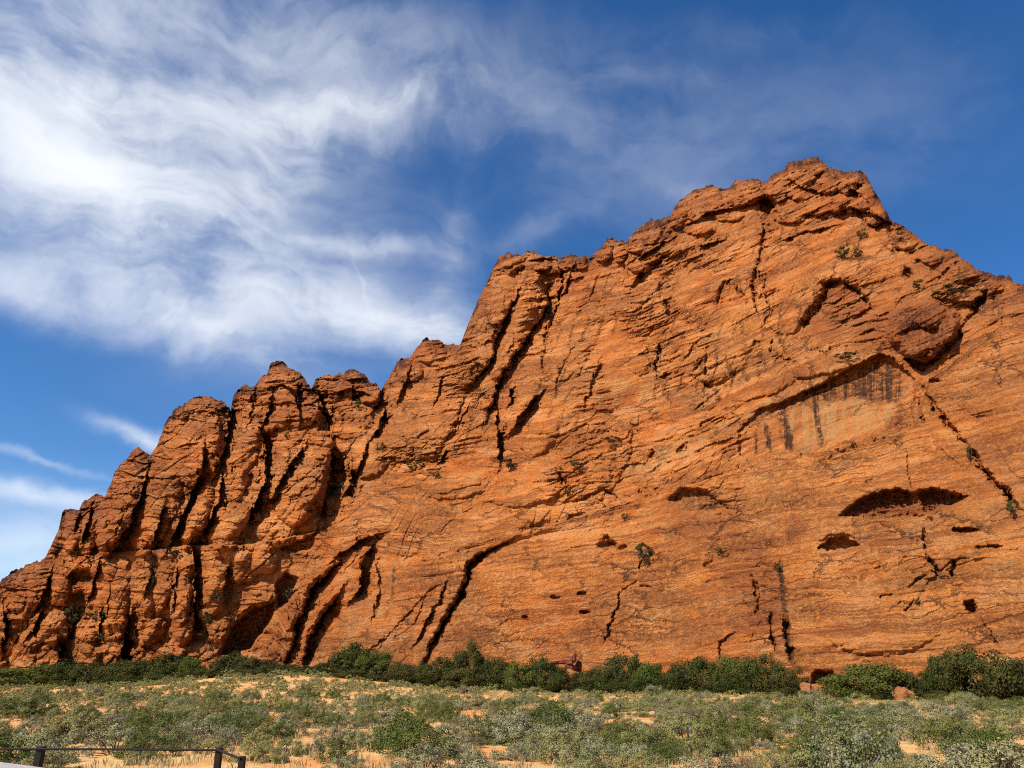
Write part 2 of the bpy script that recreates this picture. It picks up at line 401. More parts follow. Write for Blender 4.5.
D = np.zeros_like(X)                        # + = towards the viewer, metres

# broad shape
PM0 = sstep(noise2(X / 26, Z / 15, 160) + .5 * noise2(X / 9, Z / 7, 161), .0, .35)      # patches of shattered rock between clean faces
RGM = np.zeros_like(X)
for (x_, y_, rx_, ry_) in [(650, 310, 30, 45), (690, 370, 45, 40), (640, 465, 60, 20), (575, 485, 40, 25), (720, 430, 30, 18), (700, 250, 60, 25), (640, 270, 40, 25), (768, 260, 14, 60), (850, 300, 34, 34), (915, 328, 55, 40), (960, 290, 40, 20),
                           (540, 330, 25, 60), (455, 400, 40, 50), (420, 455, 50, 18), (590, 400, 22, 50), (700, 440, 50, 20), (790, 350, 50, 14), (720, 500, 30, 14), (610, 520, 30, 20), (1000, 320, 20, 30), (950, 440, 24, 60), (810, 200, 60, 30)]:
    RGM = np.maximum(RGM, np.exp(-((PX - x_) / rx_) ** 2 - ((PY - y_) / ry_) ** 2))
PM0 = np.clip(PM0 * .45 + sstep(RGM + .35 * noise2(X / 7, Z / 5, 162), .25, .6), 0, 1)
PMK = 1 - UPP * (1 - PM0) * .88
D += 3.4 * fbm(X / 42, Z / 34, 3, 1) * (1 - .25 * LOW)
D += UPP * 1.5 * fbm((X - .3 * Z) / 13, Z / 17, 3, 6)
# leaning towers at the left: billows with sharp creases between them
V = X - .42 * Z + 2.2 * fbm(X / 16, Z / 16, 3, 2)
bil = np.abs(noise2(V / 11., Z / 60., 30)); bil2 = np.abs(noise2(V / 4.6, Z / 22., 31))
D += LFT * (1.8 * (np.minimum(bil, .6) ** .5 - .5) + 1.0 * (np.minimum(bil2, .5) ** .5 - .4))
D += LFT * .9 * (np.abs(noise2(X / 9., Z / 5., 33)) ** .6 - .4)
V2 = X - .75 * Z + 2.0 * fbm(X / 14, Z / 14, 3, 5)
b3 = np.abs(noise2(V2 / 7., Z / 34., 35))
jm = sstep(noise2(X / 30, Z / 30, 36), -.15, .35)
upl = UPP * sstep(PX, 660, 520)
D += upl * (.15 + .35 * PM0) * 1.3 * (np.minimum(b3, .5) ** .55 - .4) + (UPP - upl) * jm * PM0 * .3 * (np.minimum(b3, .5) ** .55 - .4)

STAIN_HILITE = np.zeros(X.shape + (3,), np.float32)
CR = np.exp(-DEP / 26.)
BULB = '''75,528,9,22,2.5,12;92,525,10,28,3,15;122,500,19,52,4.5,20;160,490,20,62,4.5,18;200,435,28,46,4.5,10;200,508,9,38,3,22;240,450,16,60,3.5,14;228,520,18,35,3.5,12;280,385,22,24,3.5,0;279,368,9,9,2,0;305,390,14,14,2.5,0;285,455,16,45,3,22
306,475,24,48,4.5,20;290,412,26,16,3,0;262,425,14,10,2,0;318,435,22,11,3,0;330,390,14,12,2.5,0;352,383,14,12,3,0;368,392,12,10,2.5,0;350,420,20,30,3,10;365,450,22,25,2.5,0;15,600,18,30,3,10;30,640,20,25,3,10;35,590,12,22,2.5,20
60,585,10,20,2.5,10;52,625,18,20,3.5,10;32,655,22,16,3,0;50,658,16,14,2.5,0;84,640,12,24,3,0;90,655,18,14,2.5,0;105,570,14,18,2.5,0;115,600,17,38,4,12;112,625,12,16,3,0;112,652,12,16,3,0;143,590,15,40,3,8;146,625,18,20,3.5,0
140,655,16,14,2.5,0;165,575,12,32,3,12;181,590,10,44,3.8,4;183,628,12,16,3,0;165,650,20,14,2,0;212,580,17,40,3,8;215,620,14,20,2,0;240,560,20,22,2.5,10;262,555,16,18,2.5,0;275,530,20,16,2,0
512,262,14,9,2.5,0;540,262,14,8,2.5,0;560,264,10,8,2,0;578,262,10,8,2,0;497,300,16,34,3,22;525,300,14,40,3,18;478,345,18,42,3,22;515,340,12,40,2.2,28;435,352,14,14,2.5,0;410,368,12,14,2.5,0;450,365,18,26,2,15;605,250,7,12,2.5,20
620,252,7,9,2,0;637,240,12,12,3,0;655,232,14,12,3.5,0;650,252,12,10,2.5,0;680,210,12,16,3,20;700,205,16,16,3.5,20;715,198,12,10,2.5,0;735,195,14,12,3,0;752,192,12,12,3,0;778,188,11,14,3,0;797,175,16,14,3.5,0;815,166,12,8,2.5,0
830,182,10,12,3,0;850,182,12,12,3.5,0;865,195,11,14,3,0;845,203,20,10,3,0;875,212,12,12,3,0;815,205,16,10,2.5,0;790,212,18,10,2.5,0;800,190,14,10,2.5,0;725,212,18,9,2,0;700,225,16,9,2,0;670,245,16,10,2.5,0;640,262,14,9,2.5,0
900,240,16,9,1.5,0;930,255,14,8,1.5,0;960,272,16,8,1.5,0;990,285,14,7,1.2,0;470,430,22,40,1.6,20;440,410,20,45,1.8,20;400,420,22,40,1.8,15;540,430,16,26,1.6,25;520,400,12,40,1.6,28;575,330,22,50,1.6,25;460,475,40,20,1.4,-12;530,480,45,22,1.6,-10
610,455,40,16,1.2,-70;650,330,30,40,1.0,20;720,340,30,40,1.2,20;700,290,26,30,1.0,20;790,290,24,40,1.6,12;735,260,20,40,1.2,15;850,262,40,22,1.0,0;760,380,36,16,1.2,-15;820,362,40,12,1.4,-10;970,360,30,50,1.2,-15;905,318,16,12,2.4,0;930,314,16,13,3,0;949,328,11,16,2.6,0;915,343,17,14,2.8,0;936,346,12,12,2.2,0;895,330,9,14,2,0;1010,400,24,70,1.0,-12;880,610,60,40,1.0,0'''
bw1 = 3.2 * fbm(PX / 14., PY / 14., 3, 140, .6); bw2 = 3.2 * fbm(PX / 14., PY / 14., 3, 146, .6)
BL = np.zeros_like(D)
for b5 in BULB.replace('\n', ';').split(';'):
    x_, y_, rx_, ry_, am_, an_ = [float(q) for q in b5.split(',')]
    j0 = np.searchsorted(pxs, x_ - rx_ - ry_ - 8); j1 = np.searchsorted(pxs, x_ + rx_ + ry_ + 8); sl = slice(j0, j1)
    ddx = PX[:, sl] - x_ + bw1[:, sl]; ddy = PY[:, sl] - y_ + bw2[:, sl]; c_, s_ = math.cos(R(an_)), math.sin(R(an_))
    qa = (ddx * c_ + ddy * s_) / rx_; qb = (-ddx * s_ + ddy * c_) / ry_
    q2 = np.clip(1 - (qa * qa + qb * qb) / 1.3, 0, 1); qq = np.clip(qb, -1, 1)
    cr_ = np.exp(-np.maximum(DEP[:, sl], 0) / 60.)
    BL[:, sl] = np.maximum(BL[:, sl], am_ * (1.45 + .35 * cr_) * q2 ** (.80 - .35 * qq) * (1 + .35 * qq))
D += BL - 1.5 * CR
kn = 4.2 * (np.minimum(np.abs(noise2((X - .2 * Z + wob) / 8., Z / 6., 37)), .6) ** .5 - .45) + 2.2 * (np.minimum(np.abs(noise2((X + wob) / 3.6, Z / 2.6, 38)), .6) ** .5 - .45) + 1.0 * (np.minimum(np.abs(noise2(X / 1.7, Z / 1.3, 39)), .6) ** .5 - .45)
D += CR * kn * .9
FT = LFT * sstep(PY, 585, 620)
D += FT * (2.6 * (np.minimum(np.abs(noise2((X + wob) / 7., Z / 8., 40)), .6) ** .5 - .45) + 1.3 * (np.minimum(np.abs(noise2((X + wob) / 3., Z / 2.6, 41)), .6) ** .5 - .45))
D += UPP * PM0 * (1 - CR) * (1.2 * (np.minimum(np.abs(noise2(U / 17., B / 7., 42)), .5) ** .5 - .45) + .9 * sstep(noise2(X / 26, Z / 26, 43), -.2, .4) * (np.minimum(np.abs(noise2(U / 6., B / 2.8, 45)), .5) ** .5 - .45))
ROUGH = np.clip(np.exp(-DEP / 26.) * 1.0 + .45 * LFT + .30 * UPP, 0, 1)

def cols(x0, x1):
    i = np.searchsorted(pxs, x0); j = np.searchsorted(pxs, x1); return slice(max(i - 1, 0), max(j + 1, 1))
WX = 1.6 * fbm(PX / 9., PY / 9., 3, 60); WY = 1.4 * fbm(PX / 9., PY / 9., 3, 64)
FX = 1.0 * fbm(PX / 3.2, PY / 3.2, 3, 66)
EY = 1.6 * np.sign(noise2(PX / 7, PY / 5, 67)) * np.abs(noise2(PX / 7, PY / 5, 67)) ** .4
EX = 3.0 * (hash2(np.floor((PY + 3 * WX) / 6.5), np.floor(PX / 11), 170) - .5) + 1.2 * (hash2(np.floor((PY + WX) / 2.6), np.floor(PX / 7), 171) - .5)
MD = .45 + .95 * hash2(np.floor((PY + 4 * WX) / 9), np.floor((PX + 4 * WY) / 9), 172)
IN = fbm((PX + PY * .2) / 11, (PY - PX * .12) / 4., 4, 68, .6) + .5 * fbm((PX - .3 * PY) / 3.5, PY / 11, 3, 69)
def pdist(pts, pad, warp=1.0):
    """distance in photo units to a line on the face; signed side, position along, nearest width factor"""
    xs = [p[0] for p in pts]; sl = cols(min(xs) - pad, max(xs) + pad)
    x = PX[:, sl] + warp * (WX[:, sl] + FX[:, sl] * .6 + EX[:, sl]); y = PY[:, sl] + warp * (WY[:, sl] - FX[:, sl] * .5)
    best = np.full(x.shape, 1e9); sgn = np.zeros(x.shape); wid = np.ones(x.shape)
    n = len(pts) - 1
    for i in range(n):
        (ax, ay), (bx, by) = pts[i][:2], pts[i + 1][:2]
        ex, ey = bx - ax, by - ay; L2 = ex * ex + ey * ey + 1e-9
        t = np.clip(((x - ax) * ex + (y - ay) * ey) / L2, 0, 1)
        qx, qy = x - ax - t * ex, y - ay - t * ey
        d = np.hypot(qx, qy); k = d < best
        best = np.where(k, d, best); sgn = np.where(k, np.sign(ex * qy - ey * qx), sgn)
        s = (i + t) / n
        wid = np.where(k, np.minimum(1, np.minimum(s, 1 - s) * 4 + .25), wid)
    return sl, best, sgn, wid * MD[:, sl]
def G(pts, wpx, depth, sharp=2.0):
    """groove"""
    sl, d, s, wd = pdist(pts, wpx * 4 + 6)
    D[:, sl] -= depth * wd * np.exp(-(d / (wpx * .5 * (wd * .6 + .4))) ** sharp * .9)
def S(pts, dl, dr, wl, wr, edge=1.1):
    """step: the side left of a downward line (below a rightward one) swells out by dl, the other side falls back by dr"""
    sl, d, s, wd = pdist(pts, max(wl, wr) * 2.6 + 6)
    u = d * s
    out = dl * np.exp(-(np.maximum(u, 0) / wl) ** 1.4); inn = -dr * np.exp(-(np.maximum(-u, 0) / wr) ** 1.6)
    k = sstep(u, -edge * .5, edge * .5)
    D[:, sl] += wd * (out * k + inn * (1 - k)) * np.exp(-(np.maximum(d / (max(wl, wr) * 2.4), 0)) ** 6)
def inside(poly, pad=12, warp=.8):
    """signed distance (positive inside) to an outline on the face"""
    xs = [p[0] for p in poly]; sl = cols(min(xs) - pad, max(xs) + pad)
    x = PX[:, sl] + warp * 1.2 * WX[:, sl] + 1.5 * FX[:, sl]; y = PY[:, sl] + warp * WY[:, sl] - 1.0 * FX[:, sl] + .45 * EY[:, sl]
    dd = np.full(x.shape, 1e9); c = np.zeros(x.shape, bool)
    n = len(poly)
    for i in range(n):
        (ax, ay), (bx, by) = poly[i], poly[(i + 1) % n]
        ex, ey = bx - ax, by - ay
        t = np.clip(((x - ax) * ex + (y - ay) * ey) / (ex * ex + ey * ey + 1e-9), 0, 1)
        dd = np.minimum(dd, np.hypot(x - ax - t * ex, y - ay - t * ey))
        if ay != by:
            hit = ((ay > y) != (by > y)) & (x < (bx - ax) * (y - ay) / (by - ay) + ax); c ^= hit
    return sl, np.where(c, dd, -dd), x, y
def A(poly, depth, edge=2.0, floor=0.0, rag=.22, **kw):
    """alcove; floor > 0 lets the recess run out towards its lower edge"""
    sl, q, x, y = inside(poly, **kw)
    k = sstep(q, -edge * .4, edge)
    if floor:
        ys = [p[1] for p in poly]; k = k * (1 - floor * sstep(y, min(ys) + .2 * (max(ys) - min(ys)), max(ys)))
    D[:, sl] -= depth * k * (1 + rag * IN[:, sl])
def P(poly, ch, amt, edge=5.0, **kw):
    sl, q, x, y = inside(poly, pad=edge * 3 + 6, **kw)
    STAIN_HILITE[:, sl, ch] = np.maximum(STAIN_HILITE[:, sl, ch], amt * sstep(q, -edge, edge))
def PL(pts, ch, amt, wpx):
    sl, d, s, wd = pdist(pts, wpx * 3 + 4, .6)
    STAIN_HILITE[:, sl, ch] = np.maximum(STAIN_HILITE[:, sl, ch], amt * np.exp(-(d / (wpx * .6)) ** 2) * np.minimum(1, wd + .4))
def RG(x, y, rx, ry, amt):
    sl = cols(x - 2.5 * rx, x + 2.5 * rx)
    ROUGH[:, sl] = np.clip(ROUGH[:, sl] + amt * np.exp(-((PX[:, sl] - x) / rx) ** 2 - ((PY[:, sl] - y) / ry) ** 2), 0, 1.2)
def ell(x, y, rx, ry, n=14): return [(x + rx * math.cos(2 * math.pi * i / n), y + ry * math.sin(2 * math.pi * i / n)) for i in range(n)]

# --- towers at the left: fins that swell out and break off sharply on their right
for pts, dl, dr, wl, wr in [
  ([(231, 402), (229, 425), (222, 455), (214, 475)], 3.2, 9, 22, 11), ([(203, 448), (200, 475), (190, 497), (176, 528), (168, 547)], 2.6, 8, 16, 8),
  ([(221, 470), (219, 500), (208, 523), (199, 538)], 2.6, 8, 14, 9), ([(146, 480), (138, 503), (128, 526), (114, 548)], 2.6, 6, 18, 8),
  ([(92, 505), (88, 522), (81, 545)], 2, 4, 10, 5), ([(163, 505), (160, 522), (153, 545)], 1.6, 4, 9, 5),
  ([(150, 460), (146, 480)], 1.5, 4, 10, 5), ([(80, 512), (74, 530)], 1.2, 3, 8, 4),
  ([(50, 575), (44, 595), (36, 610)], 1.8, 5, 12, 6), ([(3, 610), (5, 625), (3, 645)], 2, 6, 12, 8),
  ([(42, 612), (36, 625), (27, 640)], 1.6, 5, 12, 6), ([(73, 612), (71, 628), (68, 642)], 1.8, 5, 12, 7),
  ([(58, 642), (60, 655), (57, 668)], 1.8, 5, 12, 7), ([(101, 610), (100, 622), (98, 640)], 1.5, 4, 10, 5),
  ([(131, 615), (126, 632), (122, 650), (122, 664)], 2.2, 8, 13, 8), ([(153, 568), (150, 582), (145, 595)], 1.2, 3, 10, 5),
  ([(193, 545), (196, 575), (195, 605), (193, 634)], 2.4, 8, 13, 7), ([(177, 572), (174, 590), (172, 612)], 1.3, 3, 10, 4),
  ([(229, 565), (226, 580), (223, 595)], 1.6, 5, 10, 5), ([(99, 560), (94, 580), (88, 600)], 1.5, 4, 12, 5),
  ([(318, 392), (322, 410), (330, 434)], 3, 9, 22, 12), ([(332, 448), (330, 470), (326, 495), (320, 515)], 3.2, 10, 26, 15),
  ([(261, 430), (266, 455), (264, 482), (255, 503), (244, 528)], 2.8, 9, 20, 10), ([(305, 445), (290, 467), (275, 492), (268, 502)], 2.2, 6, 14, 10),
  ([(272, 395), (270, 410), (262, 425)], 1.8, 4, 14, 6), ([(385, 408), (380, 425), (373, 436)], 2, 7, 18, 8),
  ([(367, 445), (362, 460), (354, 478)], 1.5, 4, 10, 4), ([(352, 385), (352, 400)], 2, 4, 14, 7), ([(300, 380), (296, 400), (300, 420)], 1.6, 4, 14, 6),
  ([(350, 470), (352, 485), (343, 496)], 2, 6, 10, 7), ([(381, 388), (379, 400), (374, 408)], 2.6, 5, 14, 6), ([(255, 386), (252, 405), (248, 425)], 1.2, 2.4, 10, 5)]:
    S(pts, dl, dr, wl, wr)
A([(330, 450), (345, 466), (352, 478), (342, 488), (326, 500), (326, 520), (306, 511), (322, 487)], 4, 3)
A([(217, 410), (231, 406), (229, 440), (222, 462), (215, 455), (220, 430)], 4, 2)
A([(318, 400), (330, 425), (331, 434), (318, 432)], 4, 2)
A(ell(81, 578, 13, 9), 3.5, 3, .6)
A([(70, 595), (84, 590), (88, 605), (80, 622), (68, 628), (64, 612)], 2.5, 4)
# terrace at the foot of the upper towers
S([(34, 560), (70, 558), (110, 552), (150, 550), (190, 545), (240, 545), (290, 538), (318, 530)], 1.6, 2.2, 16, 14)
S([(318, 386), (300, 392), (282, 384)], 1.2, 2.0, 12, 8)
# arches and flutes at the foot, left of centre
A([(276, 602), (272, 620), (258, 637), (250, 650), (221, 655), (225, 640), (237, 620), (255, 607)], 8, 2.5)
S([(300, 588), (276, 600), (254, 604), (236, 618), (224, 638), (218, 655)], 1.8, 0, 9, 3)
A([(275, 585), (285, 572), (297, 577), (297, 592), (287, 606), (277, 607)], 5, 3)
A([(280, 548), (300, 540), (317, 531), (312, 550), (290, 553)], 3.5, 3)
for pts, dl, dr, wl, wr in [
  ([(341, 560), (322, 578), (311, 590), (306, 602), (296, 625), (291, 650), (282, 668)], 2.2, 6, 12, 8),
  ([(372, 545), (362, 563), (361, 586), (352, 598)], 1.4, 6, 10, 8),
  ([(338, 594), (322, 618), (309, 640), (301, 668)], 2.2, 6.5, 13, 9),
  ([(509, 541), (484, 553), (467, 566), (466, 578), (459, 597), (443, 622), (431, 645), (420, 670)], 1.0, 4.5, 8, 5),
  ([(447, 581), (438, 602), (426, 622), (414, 645)], .7, 2.2, 7, 4), ([(377, 560), (378, 590), (372, 620)], .5, 1.0, 7, 5)]:
    S(pts, dl, dr, wl, wr)
G([(341, 560), (322, 578), (311, 590), (306, 602), (296, 625), (291, 650), (284, 668)], 5, 2.6)
G([(338, 594), (322, 618), (309, 640), (302, 668)], 5, 2.6)
G([(507, 542), (484, 554), (467, 566), (466, 578), (459, 597), (443, 622), (431, 645), (421, 667)], 4.5, 2.6)
A([(480, 553), (506, 543), (492, 551), (480, 562), (466, 574), (466, 562)], 3.5, 1.5)
S([(380, 534), (360, 540), (345, 550), (335, 558)], 1.6, 3.5, 12, 6)
G([(427, 593), (419, 612), (411, 628)], 1.6, .8)
S([(455, 578), (428, 590), (402, 620), (372, 648), (352, 662)], .0, .7, 10, 9)
# --- clefts of the big buttress at the centre
for pts, dl, dr, wl, wr in [
  ([(520, 290), (506, 318), (494, 343), (493, 358), (482, 373), (467, 386)], 2, 5.5, 16, 7),
  ([(548, 285), (547, 305), (536, 325), (518, 350), (503, 372), (492, 402), (486, 418)], 2.4, 6, 18, 6),
  ([(557, 262), (562, 280), (557, 305), (548, 330)], 1, 3, 10, 6),
  ([(496, 412), (499, 440), (498, 464)], 1.4, 6, 12, 7), ([(513, 388), (508, 405)], 1, 5, 6, 5),
  ([(538, 396), (524, 410), (512, 428)], 1.4, 7, 12, 8), ([(468, 408), (452, 434)], 1, 3.5, 8, 4), ([(446, 450), (439, 463)], 1, 3, 8, 4),
  ([(443, 375), (434, 408)], .8, 2.2, 8, 3), ([(601, 360), (591, 382), (585, 406)], .8, 2.2, 9, 3.5), ([(466, 395), (458, 420), (446, 440)], .8, 1.6, 8, 4),
  ([(412, 360), (404, 385), (398, 405)], 1.2, 2.2, 12, 6), ([(575, 262), (568, 280), (562, 300)], 1, 2.5, 10, 5)]:
    S(pts, dl, dr, wl, wr)
G([(520, 290), (506, 318), (494, 343), (493, 358), (482, 373), (467, 386)], 3.5, 2)
G([(548, 285), (547, 305), (536, 325), (518, 350), (503, 372), (492, 402), (486, 418)], 3.5, 2.2)
G([(547, 315), (546, 345), (543, 372)], 3, 2)
A([(539, 270), (563, 274), (561, 300), (553, 328), (546, 320), (547, 300), (538, 284)], 4, 3)
A(ell(478, 372, 9, 8), 2.5, 3)
# --- cracks and pockets of the upper face
for pts, wpx, dep in [
  ([(763, 215), (765, 232), (763, 248), (759, 262), (754, 282), (755, 300), (760, 320)], 3.6, 3.2), ([(765, 270), (766, 295), (772, 312), (763, 326)], 2.4, 1.6),
  ([(732, 276), (722, 290), (717, 306)], 3.6, 2.4), ([(733, 278), (743, 296), (748, 306)], 2.6, 1.2), ([(668, 226), (657, 242)], 5, 3), ([(667, 256), (650, 266)], 4, 2.4), ([(664, 300), (671, 318)], 4, 2.4),
  ([(655, 292), (645, 304), (632, 313)], 2, 1.3), ([(625, 262), (624, 292)], 1.6, .8), ([(640, 252), (634, 262)], 3.5, 2), ([(713, 230), (704, 243)], 4.5, 1.8),
  ([(840, 281), (826, 286), (820, 305), (808, 318), (797, 332)], 7, 4.5), ([(840, 280), (856, 289), (874, 311)], 3.5, 2.5), ([(904, 268), (911, 281)], 7, 3.5), ([(960, 261), (943, 273)], 3.5, 2),
  ([(853, 203), (838, 212)], 6, 3), ([(856, 184), (858, 193)], 6, 3), ([(826, 184), (823, 205)], 2.6, 1.6), ([(869, 200), (868, 215)], 2.2, 1.6), ([(788, 236), (812, 231)], 3.4, 1.6),
  ([(987, 291), (976, 309), (964, 326)], 5.5, 4), ([(918, 377), (933, 405), (948, 425), (968, 445), (983, 470), (1005, 492), (1026, 514)], 4.5, 3), ([(915, 387), (920, 407), (924, 427)], 2, 1.5),
  ([(938, 447), (965, 468)], 1.6, .8), ([(1002, 485), (1012, 503)], 6, 3), ([(706, 343), (708, 378)], 3.6, 2.2), ([(694, 372), (701, 360)], 3, 2), ([(703, 383), (714, 388)], 6, 2.4), ([(659, 343), (657, 378)], 2.8, 2.2),
  ([(666, 372), (664, 379)], 5, 2), ([(678, 453), (687, 444)], 6, 3), ([(650, 458), (656, 451)], 6, 2.5), ([(610, 470), (611, 480)], 3, 1.6), ([(641, 333), (652, 365), (668, 395), (675, 413)], 1.3, .6),
  ([(682, 363), (697, 342)], 2, 1.4), ([(755, 339), (754, 347)], 4, 2), ([(771, 340), (772, 354)], 3, 1.8), ([(762, 372), (755, 385)], 2, 1), ([(660, 282), (662, 300)], 3, 1.3),
  ([(637, 581), (622, 590), (616, 610), (610, 628), (604, 648)], 2.0, 1.3), ([(929, 556), (941, 578)], 3, 2), ([(954, 561), (953, 578)], 3.5, 2.4), ([(923, 528), (928, 558)], 2.6, 1.6),
  ([(928, 575), (917, 580), (907, 588)], 2.6, 1.4), ([(878, 597), (893, 595)], 2.2, 1.2), ([(981, 617), (992, 635), (1001, 652)], 1.8, .9), ([(978, 649), (956, 660), (940, 668)], 1.8, .9), ([(975, 548), (1003, 546)], 2.4, 1.6),
  ([(900, 600), (890, 612)], 1.6, .8), ([(915, 600), (905, 612)], 1.6, .9), ([(773, 612), (771, 630), (776, 652)], 2.6, 1.6), ([(783, 616), (788, 640), (793, 664)], 4.0, 1.8), ([(720, 662), (720, 643), (735, 632)], 2.6, 1.2), ([(752, 575), (758, 600), (756, 618)], 3, 1.2),
  ([(557, 473), (572, 494)], 5, 2.8), ([(565, 503), (585, 500), (602, 489), (622, 500)], 3, 2), ([(604, 536), (614, 546)], 5, 2), ([(700, 426), (704, 425)], 5, 2), ([(575, 345), (560, 372), (556, 398)], 2.2, 1.2), ([(640, 275), (642, 284)], 7, 3), ([(600, 270), (590, 300)], 2, 1),
  ([(1004, 300), (1000, 330), (1003, 345)], 1.4, .7), ([(990, 350), (1000, 380), (1003, 400)], 1.6, .8), ([(945, 360), (960, 353), (970, 358)], 2.2, 1.4), ([(930, 383), (940, 380)], 5, 2.4),
  ([(908, 448), (907, 470), (915, 495)], 1.6, 1), ([(640, 548), (641, 572)], 2.2, 1), ([(640, 585), (655, 588)], 1.4, .8), ([(500, 450), (520, 452)], 2, 1), ([(430, 430), (415, 440)], 3.5, 2)]:
    G(pts, wpx, dep)
# ledges of the upper face (rightward lines: the part below stands forward)
for pts, dl, dr, wl, wr in [
  ([(540, 456), (575, 446), (612, 433), (656, 421), (690, 410)], 1.0, 1.6, 10, 8), ([(505, 536), (560, 522), (602, 509), (668, 486), (700, 480)], .8, 1.6, 10, 8),
  ([(690, 480), (740, 463), (768, 456), (796, 452), (824, 451), (851, 443), (881, 433), (905, 436)], 1.4, .0, 9, 6), ([(800, 356), (830, 352), (880, 345)], 1, 1.6, 9, 7),
  ([(770, 358), (790, 362), (800, 366)], .8, 1.6, 8, 4), ([(635, 275), (680, 262), (730, 240), (760, 228)], .6, 1.3, 9, 7), ([(870, 232), (910, 262), (960, 285), (990, 290)], .4, 1.3, 12, 8),
  ([(690, 395), (715, 388), (770, 365), (790, 360)], .7, 1.5, 9, 7), ([(600, 310), (640, 300), (690, 280)], .4, .9, 10, 8),
  ([(432, 616), (485, 606), (540, 602), (585, 593), (655, 587), (740, 581)], .45, .35, 7, 4), ([(785, 573), (860, 566), (925, 562)], .5, .4, 7, 4), ([(930, 575), (960, 560), (1000, 552), (1060, 547), (1200, 540)], .5, .5, 7, 4),
  ([(400, 560), (440, 557), (500, 541)], .5, .7, 9, 6), ([(700, 520), (760, 505), (840, 486), (900, 478)], .3, .6, 8, 5), ([(780, 655), (830, 650), (850, 645)], .4, .5, 7, 4)]:
    S(pts, dl, dr, wl, wr)
for pts, dl, dr in [([(892, 224), (868, 212), (850, 207), (836, 212)], 1.5, 4), ([(778, 214), (768, 200), (757, 200)], 1.5, 4), ([(676, 236), (650, 250), (632, 262)], 1.2, 3), ([(740, 206), (705, 214), (684, 228)], 1.0, 2.6),
                    ([(862, 196), (850, 188)], 1, 4), ([(832, 226), (800, 234), (784, 240)], .8, 2.5), ([(722, 240), (700, 246)], .8, 2.5), ([(826, 196), (800, 186), (788, 178)], .8, 2.2), ([(566, 262), (545, 258), (520, 262)], .8, 2.4),
                    ([(656, 262), (640, 272), (630, 290)], .8, 2.4), ([(500, 268), (520, 272), (505, 274)], .6, 1.5), ([(250, 400), (236, 396)], .8, 2), ([(300, 395), (284, 384), (268, 388)], .8, 2.4), ([(372, 396), (350, 388), (334, 392)], 1, 3), ([(376, 384), (360, 378), (345, 380)], .8, 2), ([(222, 414), (200, 410), (182, 418)], .8, 2),
                    ([(560, 300), (575, 285), (590, 275)], .6, 2)]:
    S(pts, dl, dr, 9, 9)
# overhung panel with the pale streaked back wall
panel = [(738, 430), (760, 408), (783, 401), (818, 386), (850, 368), (880, 353), (893, 358), (915, 378), (914, 424), (903, 434), (880, 431), (851, 441), (824, 449), (796, 450), (768, 456), (748, 462), (738, 452)]
A(panel, 3.0, 2.0, .55, .05)
A([(783, 401), (850, 368), (880, 353), (893, 358), (905, 372), (850, 384), (800, 404), (765, 416)], 1.6, 3, 0, .1)
A(ell(893, 413, 12, 14), -1.4, 8, 0, .1)
S([(866, 543), (845, 533), (828, 535), (812, 546)], .5, .2, 6, 4)
# other alcoves
A([(838, 516), (850, 506), (864, 497), (876, 492), (898, 488), (912, 492), (930, 488), (948, 490), (967, 497), (955, 505), (938, 510), (925, 518), (900, 520), (873, 521), (855, 518)], 5.0, 3.0, .40, .35)
A([(910, 490), (920, 492), (926, 510), (932, 518), (908, 518), (914, 503)], -2.6, 4)
A([(817, 548), (828, 539), (845, 536), (861, 545), (848, 550), (828, 551)], 3.6, 1.8, .15)
A([(667, 500), (682, 487), (705, 489), (733, 510), (712, 513), (685, 511)], 2.6, 3.0, .6)
A(ell(966, 530, 14, 3), 2.4, 1.5); A([(964, 602), (972, 600), (978, 606), (974, 615), (967, 611)], 3.5, 2.5); A([(810, 684), (812, 674), (820, 669), (832, 671), (840, 678), (836, 685)], 3.5, 2.5); A(ell(582, 594, 5, 2.4), 2, 1.2); A(ell(555, 597, 5, 2), 1.2, 1.2)
A(ell(585, 612, 5.5, 2.2), 2.2, 1.2); A(ell(525, 617, 4, 2), 1.5, 1.2); A(ell(607, 545, 11, 5), 2, 3); A(ell(622, 548, 6, 3), 1.4, 2); A(ell(709, 565, 7, 4), .8, 2)
A([(758, 196), (776, 199), (777, 212), (770, 220), (760, 209)], 4, 2.5)
A([(826, 285), (840, 278), (856, 287), (873, 310), (868, 318), (832, 334), (802, 340), (808, 320), (821, 305)], 2.6, 2.5, .8, .10)
A([(722, 290), (732, 279), (744, 298), (735, 308), (720, 310)], 1.2, 2, .7)
# dark hanging block and the hollow under it
A([(886, 316), (905, 303), (935, 298), (958, 313), (960, 334), (940, 350), (926, 366), (908, 358), (890, 340)], -3.2, 5, 0, .16)
A([(903, 359), (923, 373), (936, 362), (964, 336), (958, 328), (940, 350), (926, 364), (910, 357)], 4, 2)
A([(930, 296), (955, 300), (975, 305), (964, 326), (950, 312)], 2.2, 3)

